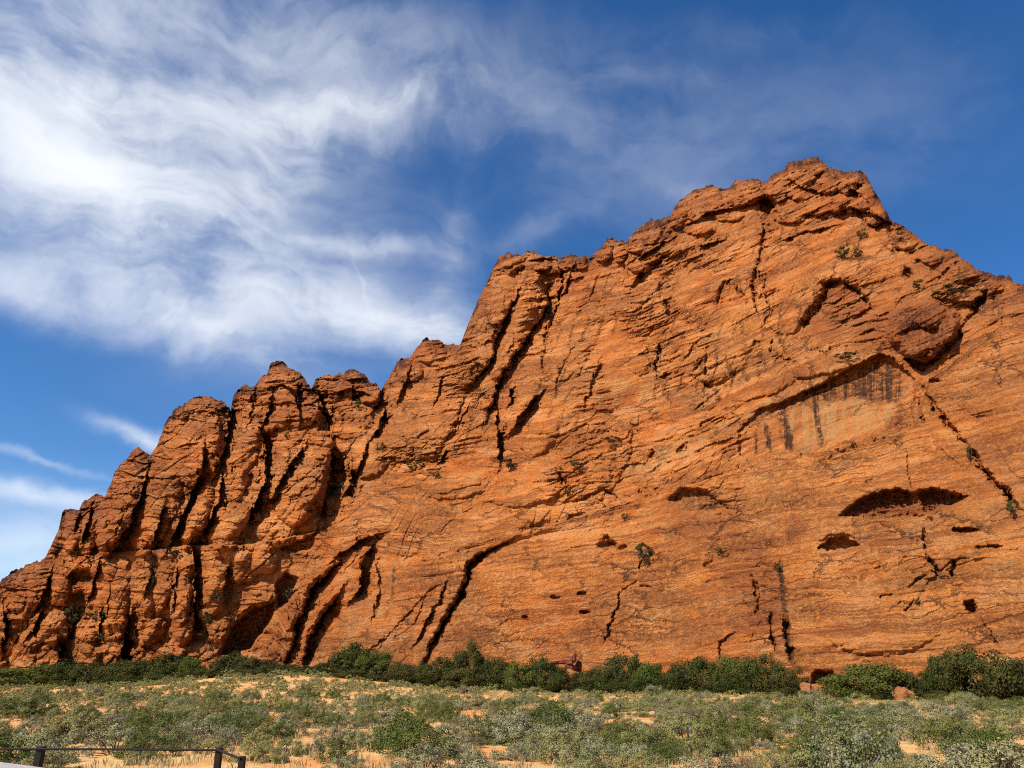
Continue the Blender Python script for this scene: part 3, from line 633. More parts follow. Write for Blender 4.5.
for a in [(655, 300, 60, 50, .35), (690, 370, 60, 50, .45), (640, 460, 70, 30, .55), (800, 250, 110, 60, .25), (910, 310, 70, 40, .5), (560, 300, 30, 50, .35), (520, 440, 60, 20, .4), (720, 500, 30, 20, .7), (740, 430, 40, 25, .3),
          (590, 510, 60, 25, .5), (760, 600, 25, 45, .7), (915, 330, 50, 36, 1.1), (848, 310, 26, 22, .8), (960, 440, 60, 60, .2), (940, 570, 40, 25, .5), (420, 440, 50, 25, .6), (350, 400, 40, 40, .5), (610, 540, 25, 12, .7), (130, 660, 160, 12, .5), (360, 470, 60, 50, .3), (460, 500, 60, 30, .3)]:
    RG(*a)
SMO = np.zeros_like(D)
for (x_, y_, rx_, ry_) in [(835, 415, 75, 32), (790, 430, 40, 20), (370, 600, 25, 45)]:
    SMO = np.maximum(SMO, np.exp(-(((PX - x_) / rx_) ** 2 + ((PY - y_ + (PX - x_) * .25 * (x_ > 500)) / ry_) ** 2) ** 3))
ROUGH = np.maximum(ROUGH, UPP * sstep(RGM, .2, .7) * .75)
ROUGH = ROUGH * (1 - SMO) * np.maximum(PMK, np.exp(-DEP / 26.)) * (1 - .7 * LFT * sstep(DEP, 10, 40)) * (.55 + .75 * sstep(noise2(X / 16, Z / 16, 44), -.35, .4))

# broken blocks where the rock is shattered
ax = X - .3 * Z; wv1 = .5 * fbm(X / 3, Z / 3, 2, 46)
f1, f2, vid, tx, ty = voronoi((ax + wv1) / 4.2, (B + wv1) / 2.0, 50)
D += ROUGH * ((vid - .5) * 1.2 + (tx * (vid * 7 % 1 - .5) + ty * .5) * 1.0 - .8 * sstep(noise2(X / 6, Z / 6, 52), -.3, .3) * np.exp(-((f2 - f1) / .06) ** 2))
f1, f2, vid, tx, ty = voronoi((ax - wv1 * .7) / 1.7, (B - wv1 * .7) / .75, 54)
D += ROUGH ** 1.3 * ((vid - .5) * .75 + (tx * (vid * 9 % 1 - .5) + ty * .4) * .6 - .35 * sstep(noise2(X / 4, Z / 4, 53), -.2, .3) * np.exp(-((f2 - f1) / .10) ** 2))
# long joint cracks on the cleaner faces
f1, f2, vid, tx, ty = voronoi((X - .6 * Z + 1.2 * wv1) / 13., (B + .8 * wv1) / 9., 58)
ck = sstep(noise2(X / 11, Z / 11, 59), .0, .4)
D += (1 - .75 * LOW) * (1 - .5 * UPP) * (-.9 * ck * np.exp(-((f2 - f1) / .018) ** 2) + (vid - .5) * .7)
# bedding: ledges, recessed partings
sm = sstep(noise2(X / 24, Z / 13, 47), -.5, .45)
KB = (1 - .5 * LOW) * PMK * (1 - .85 * SMO)
D += .34 * KB * fbm(U / 22, B / 1.5, 4, 70, .62) * (.35 + .65 * sm)
e = noise2(U / 30, B / 1.25, 73)
D -= .50 * KB * sstep(e, .42, .50) * (.2 + .8 * sm)
e = noise2(U / 14, B / .62, 75)
D -= .32 * KB * sstep(e, .42, .52) * (.15 + .85 * sm)
D += .10 * KB * fbm(U / 5, B / .5, 3, 78, .65)
D += .9 * SMO * 0
fq = (B / 5.2 + .55 * noise2(U / 15, B / 9, 130) + .15 * noise2(U / 4, B / 4, 131)) % 1.0
am = np.clip(1.5 * np.exp(-DEP / 30.) + .85 * LFT + .55 * UPP + .12 * LOW, 0, 1.8) * sstep(noise2(U / 13, B / 5, 132), -.25, .35) * PMK * (1 - SMO)
D += am * ((1 - fq) ** 1.3 - .4)
fq = (B / 1.9 + .5 * noise2(U / 6, B / 4, 133) + .12 * noise2(U / 1.5, B / 2, 134)) % 1.0
am = np.clip(.7 * np.exp(-DEP / 30.) + .40 * LFT + .32 * UPP + .10 * LOW, 0, .9) * sstep(noise2(U / 8, B / 3.5, 135), -.2, .35) * PMK * (1 - SMO)
D += am * ((1 - fq) ** 1.3 - .4)
# gullies slanting over the upper face
e = np.abs(noise2((X - .5 * Z + wob) / 3.2, (Z + X * .2) / 14., 80))
D -= UPP * .35 * np.exp(-(e / .045) ** 2) * sstep(noise2(X / 13, Z / 13, 82), .05, .4)
e = np.abs(noise2((X - .3 * Z + wob) / 1.9, (Z + X * .2) / 6., 83))
D -= (.15 * UPP + .5 * LFT) * .7 * np.exp(-(e / .07) ** 2) * sstep(noise2(X / 10, Z / 10, 84), .1, .4)
D += .30 * fbm(X / 3.2, Z / 3.2, 4, 85, .65) * (.5 + .5 * ROUGH) * (1 - .45 * LOW) * (1 - .5 * SMO)
# the crest rounds back
D -= 5.0 * np.exp(-DEP / 5.5)

# --- stains: desert varnish (0), pale wash and painted shelf highlights (1), red iron (2)
capn = sstep(fbm(X / 9, Z / 6, 3, 100), -.35, .35)
STAIN_HILITE[..., 0] = np.maximum(STAIN_HILITE[..., 0], (np.exp(-DEP / 7.) * .95 + .6 * np.exp(-DEP / 24.) * capn) * (.55 + .45 * capn))
STAIN_HILITE[..., 2] = np.maximum(STAIN_HILITE[..., 2], np.exp(-DEP / 44.) * (.55 + .45 * capn) * 1.1)
STAIN_HILITE[..., 2] = np.maximum(STAIN_HILITE[..., 2], LFT * .18)
P([(800, 392), (850, 374), (884, 358), (900, 372), (908, 392), (895, 404), (850, 398), (812, 402)], 0, .95, 6)
P([(738, 424), (780, 402), (812, 390), (812, 402), (782, 414), (745, 428)], 0, .55, 4)
P([(786, 410), (810, 404), (850, 400), (880, 404), (896, 400), (890, 424), (850, 436), (800, 446), (788, 444)], 1, 1.0, 6)
P([(756, 420), (772, 418), (776, 448), (756, 456)], 1, .5, 4)
PL([(779, 400), (784, 425), (790, 447)], 0, 1.8, 8); PL([(811, 385), (816, 412), (821, 445)], 0, 1.3, 5); PL([(766, 424), (770, 448)], 0, 1.1, 5); PL([(755, 428), (757, 455)], 0, .8, 4)
P([(905, 392), (912, 415), (898, 430), (884, 434), (888, 416)], 0, .5, 5)
P([(850, 312), (886, 306), (905, 300), (935, 298), (960, 310), (962, 334), (940, 352), (926, 370), (905, 360), (880, 350), (858, 345)], 2, .8, 10)
P([(894, 316), (910, 306), (935, 300), (956, 313), (955, 334), (938, 350), (926, 366), (908, 358)], 0, .55, 10)
P([(826, 285), (840, 280), (856, 289), (872, 310), (866, 318), (832, 334), (808, 338), (812, 320), (822, 305)], 2, .8, 4)
P([(845, 512), (856, 500), (875, 488), (925, 488), (966, 497), (930, 514), (872, 518)], 2, 1.0, 4); P([(850, 512), (870, 492), (910, 490), (912, 514), (872, 518)], 0, .45, 4)
P([(788, 522), (806, 518), (808, 535), (796, 550), (785, 546)], 2, .75, 6)
P([(672, 505), (735, 515), (750, 540), (700, 550), (668, 535)], 2, .5, 9); P([(710, 545), (770, 530), (785, 600), (790, 640), (755, 630), (740, 600), (715, 580)], 2, .65, 9)
P([(667, 498), (684, 487), (715, 492), (732, 508), (700, 512)], 0, .6, 4)
PL([(780, 560), (784, 600), (788, 640), (794, 665)], 0, .8, 7); PL([(638, 560), (636, 600), (630, 650)], 0, .35, 7); PL([(722, 645), (738, 630), (770, 630), (780, 655)], 2, .9, 6)
P([(935, 380), (960, 385), (985, 410), (990, 440), (975, 430), (960, 405)], 0, .45, 7)
P([(985, 285), (1005, 290), (1002, 310), (975, 320), (958, 300)], 0, .55, 6); P([(855, 302), (885, 320), (905, 345), (895, 352), (870, 345)], 2, .5, 8)
for a in [((352, 560), (370, 555), (400, 560), (402, 620), (372, 640), (350, 612)), ((320, 630), (350, 602), (370, 610), (372, 640), (330, 655), (310, 655))]: P(list(a), 1, .38, 7)
PL([(395, 565), (393, 590), (386, 618)], 0, .6, 6); PL([(430, 560), (470, 556), (465, 575), (430, 580)], 0, .35, 8)
for x0, y0, h_, a_ in [(455, 490, 30, .5), (462, 500, 24, .5), (478, 480, 18, .4), (500, 505, 22, .35), (446, 500, 24, .4), (240, 515, 26, .55), (232, 420, 20, .2), (412, 385, 40, .3), (160, 480, 20, .45), (130, 630, 30, .3), (415, 415, 26, .35), (760, 540, 20, .4), (690, 590, 20, .3), (905, 540, 14, .3), (1000, 430, 40, .3), (560, 360, 30, .3)]:
    PL([(x0, y0), (x0 + 1, y0 + h_ * .6), (x0 - 1, y0 + h_)], 0, a_, 5)
P([(232, 512), (246, 510), (246, 538), (234, 540)], 1, .55, 4)
P([(60, 640), (150, 640), (210, 650), (200, 668), (60, 672)], 2, .35, 8)
P([(265, 395), (320, 380), (325, 430), (290, 425)], 2, .5, 10); P([(330, 372), (375, 380), (378, 410), (335, 405)], 2, .7, 8); P([(330, 372), (375, 378), (376, 395), (335, 392)], 0, .45, 8)
STAIN_HILITE[..., 0] = np.maximum(STAIN_HILITE[..., 0], (.28 + .12 * LOW) * sstep(fbm(U / 26, B / 5, 4, 110, .6), .12 - .35 * LOW, .6) * (1 - .5 * UPP))
STAIN_HILITE[..., 1] = np.maximum(STAIN_HILITE[..., 1], .25 * sstep(fbm(X / 20, Z / 12, 3, 112), .05, .5) * UPP)

for q_, a_ in [([(400, 566), (520, 556), (640, 540), (700, 560), (690, 578), (600, 588), (480, 603), (410, 600)], .42), ([(440, 618), (560, 606), (700, 598), (770, 600), (765, 628), (640, 640), (450, 650)], .40), ([(900, 590), (1040, 575), (1040, 645), (960, 640), (905, 622)], .40),
               ([(690, 486), (780, 462), (900, 444), (905, 458), (800, 478), (700, 500)], .42), ([(740, 505), (840, 520), (920, 524), (1000, 530), (1000, 556), (860, 562), (790, 568), (740, 548)], .34), ([(790, 600), (880, 598), (885, 625), (800, 628)], .26), ([(960, 400), (1040, 380), (1040, 480), (1000, 470)], .3), ([(380, 480), (470, 478), (470, 530), (400, 540)], .2), ([(630, 330), (700, 320), (710, 350), (640, 372)], .2), ([(540, 330), (600, 300), (590, 380), (550, 410)], .28)]:
    P(q_, 0, a_, 9)
P([(560, 350), (640, 325), (740, 370), (720, 400), (600, 420)], 1, .3, 14); P([(520, 540), (700, 510), (800, 480), (900, 470), (900, 486), (760, 510), (620, 548)], 1, .28, 9); P([(780, 574), (1030, 555), (1030, 572), (880, 596), (790, 598)], 1, .3, 9)
P([(740, 412), (790, 385), (850, 356), (888, 350), (850, 364), (790, 395), (750, 418)], 1, .6, 5)  # highlight on the upper shelf top, painted in as pale colour
P([(600, 474), (650, 450), (705, 425), (742, 410), (735, 425), (690, 455), (640, 476)], 1, .45, 8)  # painted highlight along the sloping ledge
P([(420, 480), (470, 468), (520, 478), (500, 500), (440, 500)], 1, .35, 8); P([(700, 200), (760, 210), (730, 240), (660, 270), (650, 255)], 1, .3, 8)
rr = np.sqrt(da * da + db * db + dc * dc)
slant = RB * rr / hh
slant = slant - D * np.clip(slant / 165, .8, 1.8)      # farther, taller parts carry proportionally larger relief
VX = slant * da / rr; VY = slant * db / rr; VZ = slant * dc / rr + EYE
# the far side: the crest rolls over and falls away behind
bx, by = da[-1] / hh[-1], db[-1] / hh[-1]
rows = [(VX, VY, VZ)]
top = (VX[-1], VY[-1], VZ[-1])
back = []
for dist, fz in [(1.5, .995), (4, .985), (9, .96), (20, .90), (45, .70), (80, .35), (120, -.05)]:
    jit = .8 * noise2(pxs / 9., zero + dist, 120)
    back.append((top[0] + bx * dist, top[1] + by * dist, np.where(fz > 0, top[2] * fz + jit * min(dist / 9, 1), -3.0)))
VX = np.vstack([VX] + [b[0][None] for b in back]); VY = np.vstack([VY] + [b[1][None] for b in back]); VZ = np.vstack([VZ] + [b[2][None] for b in back])
nb = len(back); nrt, nct = VX.shape
def ext(a): return np.concatenate([a, np.repeat(a[-1:], nb, 0)], 0)
Ub, Bb = ext(U), ext(B); ST = ext(STAIN_HILITE)
verts = np.stack([VX.ravel(), VY.ravel(), VZ.ravel()], 1)
idx = np.arange(nrt * nct).reshape(nrt, nct)
faces = np.stack([idx[:-1, :-1].ravel(), idx[:-1, 1:].ravel(), idx[1:, 1:].ravel(), idx[1:, :-1].ravel()], 1)
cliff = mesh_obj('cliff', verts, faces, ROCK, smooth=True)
tag(cliff, 'towering red sandstone cliff rising behind the sagebrush flat', None, None, 'structure')
a = cliff.data.attributes.new('bed', 'FLOAT_VECTOR', 'POINT')
a.data.foreach_set('vector', np.stack([Ub.ravel(), Bb.ravel(), ext(np.broadcast_to(pxs[None, :], (NR, len(pxs))) * .17).ravel()], 1).astype(np.float32).ravel())
a = cliff.data.attributes.new('stain_hilite', 'FLOAT_VECTOR', 'POINT')
a.data.foreach_set('vector', ST.reshape(-1, 3).astype(np.float32).ravel())

def on_cliff(px, py):
    j = int(np.clip(np.searchsorted(pxs, px), 0, nct - 1)); i = int(np.argmin(np.abs(PY[:, j] - py)))
    return np.array([VX[i, j], VY[i, j], VZ[i, j]])

# ------------------------------------------------------------------ the ground, one sheet to the horizon
g1 = np.concatenate([-np.geomspace(3000, 130, 26)[:-1], np.linspace(-130, 130, 330), np.geomspace(130, 3000, 26)[1:]])
g2 = np.concatenate([-np.geomspace(3000, 20, 22)[:-1], np.linspace(-20, 12, 12)[:-1], np.linspace(12, 215, 330), np.geomspace(215, 4000, 26)[1:]])
gx, gy = np.meshgrid(g1, g2)
gz = ground_z(gx, gy) + .05 * fbm(gx / 1.7, gy / 1.7, 3, 9) * (np.hypot(gx, gy) < 260)
idx = np.arange(gx.size).reshape(gx.shape)
faces = np.stack([idx[:-1, :-1].ravel(), idx[:-1, 1:].ravel(), idx[1:, 1:].ravel(), idx[1:, :-1].ravel()], 1)
tag(mesh_obj('ground', np.stack([gx.ravel(), gy.ravel(), gz.ravel()], 1), faces, SAND, smooth=True), 'sandy ground of tan and orange sand between the shrubs', None, None, 'structure')

# ------------------------------------------------------------------ plants
def rand_frames(n, r, up=None, spread=1.0):
    v = r.normal(size=(n, 3)) * spread
    if up is not None: v = v + up
    v /= np.linalg.norm(v, axis=1)[:, None]
    w_ = r.normal(size=(n, 3)); w_ -= (w_ * v).sum(1)[:, None] * v; w_ /= np.linalg.norm(w_, axis=1)[:, None]
    return v, w_
def outward_frames(out, r, jit):
    n = len(out); nr = out / (np.linalg.norm(out, axis=1)[:, None] + 1e-6) + r.normal(size=(n, 3)) * jit
    nr /= np.linalg.norm(nr, axis=1)[:, None]
    a_ = r.normal(size=(n, 3)); a_ -= (a_ * nr).sum(1)[:, None] * nr; a_ /= np.linalg.norm(a_, axis=1)[:, None]
    return a_, np.cross(nr, a_)
def leaves(pos, up, wd, length, width):
    """one diamond-shaped leaf per position"""
    n = len(pos); L = length[:, None]; W = width[:, None]
    v = np.stack([pos - up * L * .5, pos + wd * W * .5 + up * L * .05, pos + up * L * .5, pos - wd * W * .5 + up * L * .05], 1).reshape(-1, 3)
    f = np.arange(n * 4).reshape(n, 4); return v, f
def stems(paths, r0, r1, sides=4):
    vs, fs = [], []; base = 0
    for p in paths:
        p = np.asarray(p, float); n = len(p)
        for i in range(n):
            t_ = p[min(i + 1, n - 1)] - p[max(i - 1, 0)]; t_ /= np.linalg.norm(t_) + 1e-9
            a_ = np.cross(t_, (0.3, .9, .2)); a_ /= np.linalg.norm(a_) + 1e-9; b_ = np.cross(t_, a_)
            rad = r0 + (r1 - r0) * i / (n - 1)
            for k in range(sides):
                q = 2 * math.pi * k / sides; vs.append(p[i] + rad * (a_ * math.cos(q) + b_ * math.sin(q)))
        for i in range(n - 1):
            for k in range(sides):
                fs.append((base + i * sides + k, base + i * sides + (k + 1) % sides, base + (i + 1) * sides + (k + 1) % sides, base + (i + 1) * sides + k))
        base += n * sides
    return np.array(vs), np.array(fs)
def shrub_geo(seed, nclump, nleaf, rad, hgt, lsize, flat=.10, loose=.16):
    """a low shrub: clumps of leaves on the ends of spreading branches"""
    r = np.random.default_rng(seed)
    th = r.uniform(0, 2 * math.pi, nclump); q = np.sqrt(1 - r.uniform(0, 1, nclump) ** 2) ** .9
    cx = rad * q * np.cos(th) * r.uniform(.8, 1.15, nclump); cy = rad * q * np.sin(th) * r.uniform(.8, 1.15, nclump)
    lob = 1 + .25 * np.sin(th * 2 + seed) + .15 * np.sin(th * 5 + seed * 2)
    cx *= lob; cy *= lob
    cz = hgt * (np.sqrt(np.maximum(1 - q ** 2, .02)) * r.uniform(.72, 1.0, nclump)) * .85 + .04 * hgt
    low = r.uniform(0, 1, nclump) < flat
    cz = np.where(low, cz * r.uniform(.2, .8, nclump), cz)
    C = np.stack([cx, cy, cz], 1)
    k = r.integers(0, nclump, nleaf)
    off = r.normal(size=(nleaf, 3)) * loose * rad * np.array([1, 1, .75])
    pos = C[k] + off; pos[:, 2] = np.maximum(pos[:, 2], .01)
    out = C[k] / (np.linalg.norm(C[k], axis=1)[:, None] + .01) * .8 + np.array([0, 0, .8])
    up, wd = outward_frames(C[k] / np.array([rad, rad, hgt]) * .9 + off / (loose * rad) * .5 + np.array([0, 0, .15]), r, .42)
    L = lsize * r.uniform(.6, 1.4, nleaf)
    v, f = leaves(pos, up, wd, L, L * r.uniform(.45, .8, nleaf))
    paths = []
    for c_ in C[::max(1, nclump // 14)]:
        paths.append([(c_[0] * .08, c_[1] * .08, -.08), (c_[0] * .45, c_[1] * .45, c_[2] * .4), c_])
    return v, f, paths
def make_shrub(name, seed, nclump, nleaf, rad, hgt, lsize, mat, twigs=.012, **kw):
    v, f, paths = shrub_geo(seed, nclump, nleaf, rad, hgt, lsize, **kw)
    sv, sf = stems(paths, twigs * 1.6, twigs * .5)
    vv = np.vstack([v, sv]); ff = np.vstack([f, sf + len(v)])
    mi = np.concatenate([np.zeros(len(f)), np.ones(len(sf))])
    o = mesh_obj(name, vv, ff, [mat, TWIG], matidx=mi)
    col.objects.unlink(o); return o
sage_p = [make_shrub('sagebrush', 100 + i, 50, 8000, .60, .56 + .07 * (i % 4), .031, SAGE, loose=.09) for i in range(8)]
green_p = [make_shrub('rabbitbrush', 200 + i, 60, 5600, .60, .78 + .06 * (i % 3), .036, GREENB, flat=.2, loose=.10) for i in range(5)]
GREYT = leaf_material('grey_green_twig', (.10, .10, .06), (.22, .21, .13), (.15, .17, .07), .03)
dead_p = [make_shrub('rabbitbrush', 230 + i, 60, 3600, .60, .76, .045, GREYT, flat=.5, loose=.14) for i in range(2)]

r = np.random.default_rng(11)
def proj(x, y, z):
    p = R(PITCH); c, s = math.cos(p), math.sin(p)
    dzz = z - EYE; f_ = y * c + dzz * s; u_ = -y * s + dzz * c
    return CX + F * x / f_, CY - F * u_ / f_
# candidate spots on the flat, thinned to leave sandy openings
N = 24000
cxs = r.uniform(-150, 110, N); cys = r.uniform(17, 190, N)
cz = ground_z(cxs, cys)
ppx, ppy = proj(cxs, cys, cz)
dd = np.hypot(cxs, cys)
ok = (ppx > -60) & (ppx < 1084) & (dd < foot(ppx) - 3)
open_ = fbm(cxs / 8., cys / 11., 3, 140)
bare = np.zeros(N, bool)
for (bx_, by_, rx_, ry_) in [(535, 697, 45, 7), (600, 700, 28, 6), (100, 765, 40, 9), (165, 757, 22, 8), (70, 693, 26, 5), (740, 700, 60, 3), (905, 703, 60, 4), (560, 768, 60, 10), (290, 745, 25, 8), (860, 700, 40, 4), (210, 765, 50, 6), (330, 700, 20, 3)]:
    bare |= ((ppx - bx_) / rx_) ** 2 + ((ppy - by_) / ry_) ** 2 < 1
ok &= ~(open_ > .17 + r.uniform(-.12, .12, N)) & ~(bare & (r.uniform(0, 1, N) < .88))
ok &= ~((cxs < -4.2) & (cys < 21.4))
sel = np.where(ok)[0]
# spacing
cell = {}; kept = []
for i in sel:
    k = (int(cxs[i] // 1.9), int(cys[i] // 1.9)); good = True
    for a_ in (-1, 0, 1):
        for b_ in (-1, 0, 1):
            for j in cell.get((k[0] + a_, k[1] + b_), ()):
                if (cxs[i] - cxs[j]) ** 2 + (cys[i] - cys[j]) ** 2 < 1.95 + 1.5 * (open_[i] > -.05): good = False
    if good: cell.setdefault(k, []).append(i); kept.append(i)
kept = np.array(kept)
sz = r.lognormal(0, .28, len(kept)) * (1 + .25 * noise2(cxs[kept] / 12, cys[kept] / 12, 142))
sz = np.clip(sz, .45, 1.9)
inview = (ppx[kept] > -12) & (ppx[kept] < 1036) & (ppy[kept] < 850)
score = np.where(inview, sz / dd[kept], 0)
order = np.argsort(-score)
SAGE_LABEL = 'grey-green sagebrush shrub, one of the low mounds covering the sandy flat'
solo = order[:300]; rest = order[300:]
for n_, j in enumerate(solo):
    i = kept[j]; o = sage_p[n_ % 8].copy(); col.objects.link(o)
    o.location = (cxs[i], cys[i], cz[i] - .03); o.rotation_euler = (0, 0, r.uniform(0, 6.28))
    s = sz[j]; o.scale = (s * r.uniform(.9, 1.25), s * r.uniform(.9, 1.25), s * r.uniform(.8, 1.1))
    tag(o, SAGE_LABEL, 'shrub', 'sagebrush shrubs on the flat')
lods = []
for k in range(6):
    v, f, _ = shrub_geo(300 + k, 26, 560, .60, .60, .09, loose=.10); lods.append((v, f))
lodn = []
for k in range(4):
    v, f, _ = shrub_geo(320 + k, 36, 1500, .60, .60, .058, loose=.10); lodn.append((v, f))
vs, fs = [], []; basei = 0
for j in rest:
    i = kept[j]
    if dd[i] < 34: continue
    v, f = (lodn[int(r.integers(4))] if dd[i] < 62 else lods[int(r.integers(6))]); s = sz[j] * r.uniform(.9, 1.25); q = r.uniform(0, 6.28); c_, s_ = math.cos(q), math.sin(q)
    vv = np.stack([(v[:, 0] * c_ - v[:, 1] * s_) * s + cxs[i], (v[:, 0] * s_ + v[:, 1] * c_) * s + cys[i], v[:, 2] * s * r.uniform(.8, 1.1) + cz[i] - .03], 1)
    vs.append(vv); fs.append(f + basei); basei += len(vv)
tag(mesh_obj('distant_sagebrush', np.vstack(vs), np.vstack(fs), SAGE), 'grey-green sagebrush covering the flat up to the cliff foot', 'shrubs', None, 'stuff')

# dry yellow grass between the shrubs: stuff
N2 = 14000
tx_ = r.uniform(-110, 95, N2); ty_ = 18 + 92 * r.uniform(0, 1, N2) ** 1.3
tz_ = ground_z(tx_, ty_); qx, qy = proj(tx_, ty_, tz_)
tuftn = fbm(tx_ / 6., ty_ / 8., 3, 150)
keep = (qx > -30) & (qx < 1054) & (np.hypot(tx_, ty_) < foot(qx) - 5) & (tuftn > -.35) & ~((tx_ < -4.6) & (ty_ < 21.2))
tx_, ty_, tz_ = tx_[keep], ty_[keep], tz_[keep]
nb_ = 26
pos = np.repeat(np.stack([tx_, ty_, tz_], 1), nb_, 0); n_ = len(pos)
ln = r.uniform(.10, .30, n_); pos[:, :2] += r.normal(size=(n_, 2)) * .13; pos[:, 2] += ln * .42
up, wd = rand_frames(n_, r, np.array([0, 0, 2.2]), .55)
v, f = leaves(pos, up, wd, ln, np.full(n_, .022) * np.maximum(1, np.hypot(pos[:, 0], pos[:, 1]) / 35))
tag(mesh_obj('dry_grass', v, f, DRY), 'straw-yellow dry grass growing between the shrubs', 'grass', None, 'stuff')

def copy_obj(src, loc, rz, sc, label, cat, group=None, name=None):
    o = src.copy(); col.objects.link(o); o.location = loc; o.rotation_euler = (0, 0, rz); o.scale = sc
    if name: o.name = name
    return tag(o, label, cat, group)
def flat_point(px, py):
    """where the line of sight through a photo point meets the flat"""
    a_, b_, c_ = pix_dir(px, py); t_ = 20 / b_
    for _ in range(60):
        z = float(ground_z(np.array([a_ * t_]), np.array([b_ * t_]))[0]); t2 = (z - EYE) / c_ if c_ < -1e-3 else t_
        t_ = t_ * .6 + t2 * .4
    return a_ * t_, b_ * t_, float(ground_z(np.array([a_ * t_]), np.array([b_ * t_]))[0])
# larger green bushes on the flat: base point in the photo, width, height in photo units, kind, label
FB = [(403, 753, 52, 36, 0, 'dark green bushy shrub among the sagebrush, largest left of the centre foreground'),
 (488, 742, 34, 20, 0, 'green shrub between the two largest foreground bushes of the middle'), (552, 736, 46, 28, 0, 'spreading green shrub right beside the open orange sand patch'),
 (809, 724, 60, 22, 0, 'low wide bright green shrub below the two orange boulders'), (715, 738, 36, 24, 0, 'round green shrub on the flat below the dense oaks right of centre'),
 (757, 746, 36, 24, 0, 'green shrub just right of the round green one'), (862, 773, 60, 46, 1, 'large grey twiggy half-bare shrub at the bottom right'),
 (880, 765, 34, 34, 0, 'bright green growth on the right side of the large twiggy shrub'), (806, 768, 40, 26, 0, 'green shrub at the bottom edge left of the large twiggy shrub'),
 (888, 727, 38, 16, 0, 'low green shrub in front of the rounded orange boulder'), (951, 752, 44, 30, 0, 'green shrub in the lower right beneath the tall dark tree'),
 (990, 770, 48, 32, 0, 'bright green shrub in the bottom right corner'), (846, 728, 30, 16, 0, 'small green shrub next to the low wide bright green one'),
 (305, 697, 24, 12, 0, 'small dark green shrub at the far edge of the sage, left of centre'), (620, 740, 34, 18, 0, 'olive shrub right of the orange sand patch'),
 (745, 716, 30, 12, 0, 'small olive shrub close to the dense oaks'), (150, 742, 50, 24, 0, 'olive shrub above the fence rail at the lower left'),
 (236, 728, 34, 16, 0, 'olive green shrub up the slope from the fence corner'), (600, 768, 50, 22, 1, 'grey twiggy shrub at the bottom edge, right of centre'), (335, 762, 34, 18, 0, 'green shrub near the bottom edge, third of the way from the left'),
 (660, 764, 36, 18, 0, 'olive shrub at the bottom edge two thirds across'), (20, 718, 50, 16, 0, 'olive shrub at the left edge of the flat')]
for n_, (px, py, wpx, hpx, kd, lb) in enumerate(FB):
    x, y, z = flat_point(px, min(py, 800)); dist = math.hypot(x, y)
    src = dead_p[n_ % 2] if kd else green_p[n_ % 5]
    m_ = dist / F * 1.2
    copy_obj(src, (x, y, z - .04), r.uniform(0, 6.28), (wpx * m_ / 1.45, wpx * m_ / 1.45, hpx * m_ / .82), lb, 'shrub')
for n_ in range(110):
    while True:
        px = r.uniform(-5, 1030); dist = r.uniform(24, 92)
        if dist < foot(px) - 12 and not (px < 300 and dist < 26): break
    x, y, z = on_ground(px, dist); s = r.uniform(.7, 1.55)
    copy_obj(green_p[n_ % 5], (x, y, z - .04), r.uniform(0, 6.28), (s * 1.1, s * 1.1, s * .85), 'small olive-green rabbitbrush scattered among the grey sagebrush', 'shrub', 'small green shrubs on the flat')

# ---- oaks and junipers along the foot of the cliff: trunk and crown
def crown_geo(seed, nclump, nleaf, lsize):
    rr_ = np.random.default_rng(seed)
    v_ = rr_.normal(size=(nclump, 3)); v_ /= np.linalg.norm(v_, axis=1)[:, None]
    rad = rr_.uniform(.5, 1, nclump) ** .35
    lob = 1 + .16 * np.sin(3 * np.arctan2(v_[:, 1], v_[:, 0]) + seed) + .12 * np.sin(5 * v_[:, 0] + seed * 2)
    C = v_ * (rad * lob)[:, None] * np.array([.9, .9, .56]) + np.array([0, 0, .52])
    C[:, 2] = np.clip(C[:, 2], .05, 1.1)
    size = rr_.uniform(.13, .25, nclump)
    k = rr_.integers(0, nclump, nleaf)
    o_ = rr_.normal(size=(nleaf, 3)); o_ /= np.linalg.norm(o_, axis=1)[:, None]
    off = o_ * (rr_.uniform(0, 1, nleaf) ** .4 * size[k])[:, None] * np.array([1, 1, .8]) * 1.25
    pos = C[k] + off; pos[:, 2] = np.maximum(pos[:, 2], .02)
    up, wd = outward_frames(o_ * .9 + (C[k] - np.array([0, 0, .4])) * .8, rr_, .45)
    L = lsize * rr_.uniform(.6, 1.4, nleaf)
    v, f = leaves(pos, up, wd, L, L * rr_.uniform(.6, 1.0, nleaf))
    return v, f, C * np.array([.85, .85, .85])
TREES = []
for s_ in range(7):
    mat = OAK if s_ < 5 else OAKG
    v, f, C = crown_geo(500 + s_, 95, 15000, .052)
    crown = mesh_obj('crown', v, f, mat); col.objects.unlink(crown)
    paths = [[(0, 0, -.12), (.03, .02, .12), tuple(C[0] * .2 + np.array([0, 0, .2]))]]
    for c_ in C[::5]: paths.append([(0.02, 0.01, .05), tuple(c_ * .5 + np.array([0, 0, .02])), tuple(c_)])
    sv, sf = stems(paths, .035, .008, 5)
    trunk = mesh_obj('trunk', sv, sf, BARK); col.objects.unlink(trunk)
    TREES.append((crown, trunk))
CLB = []
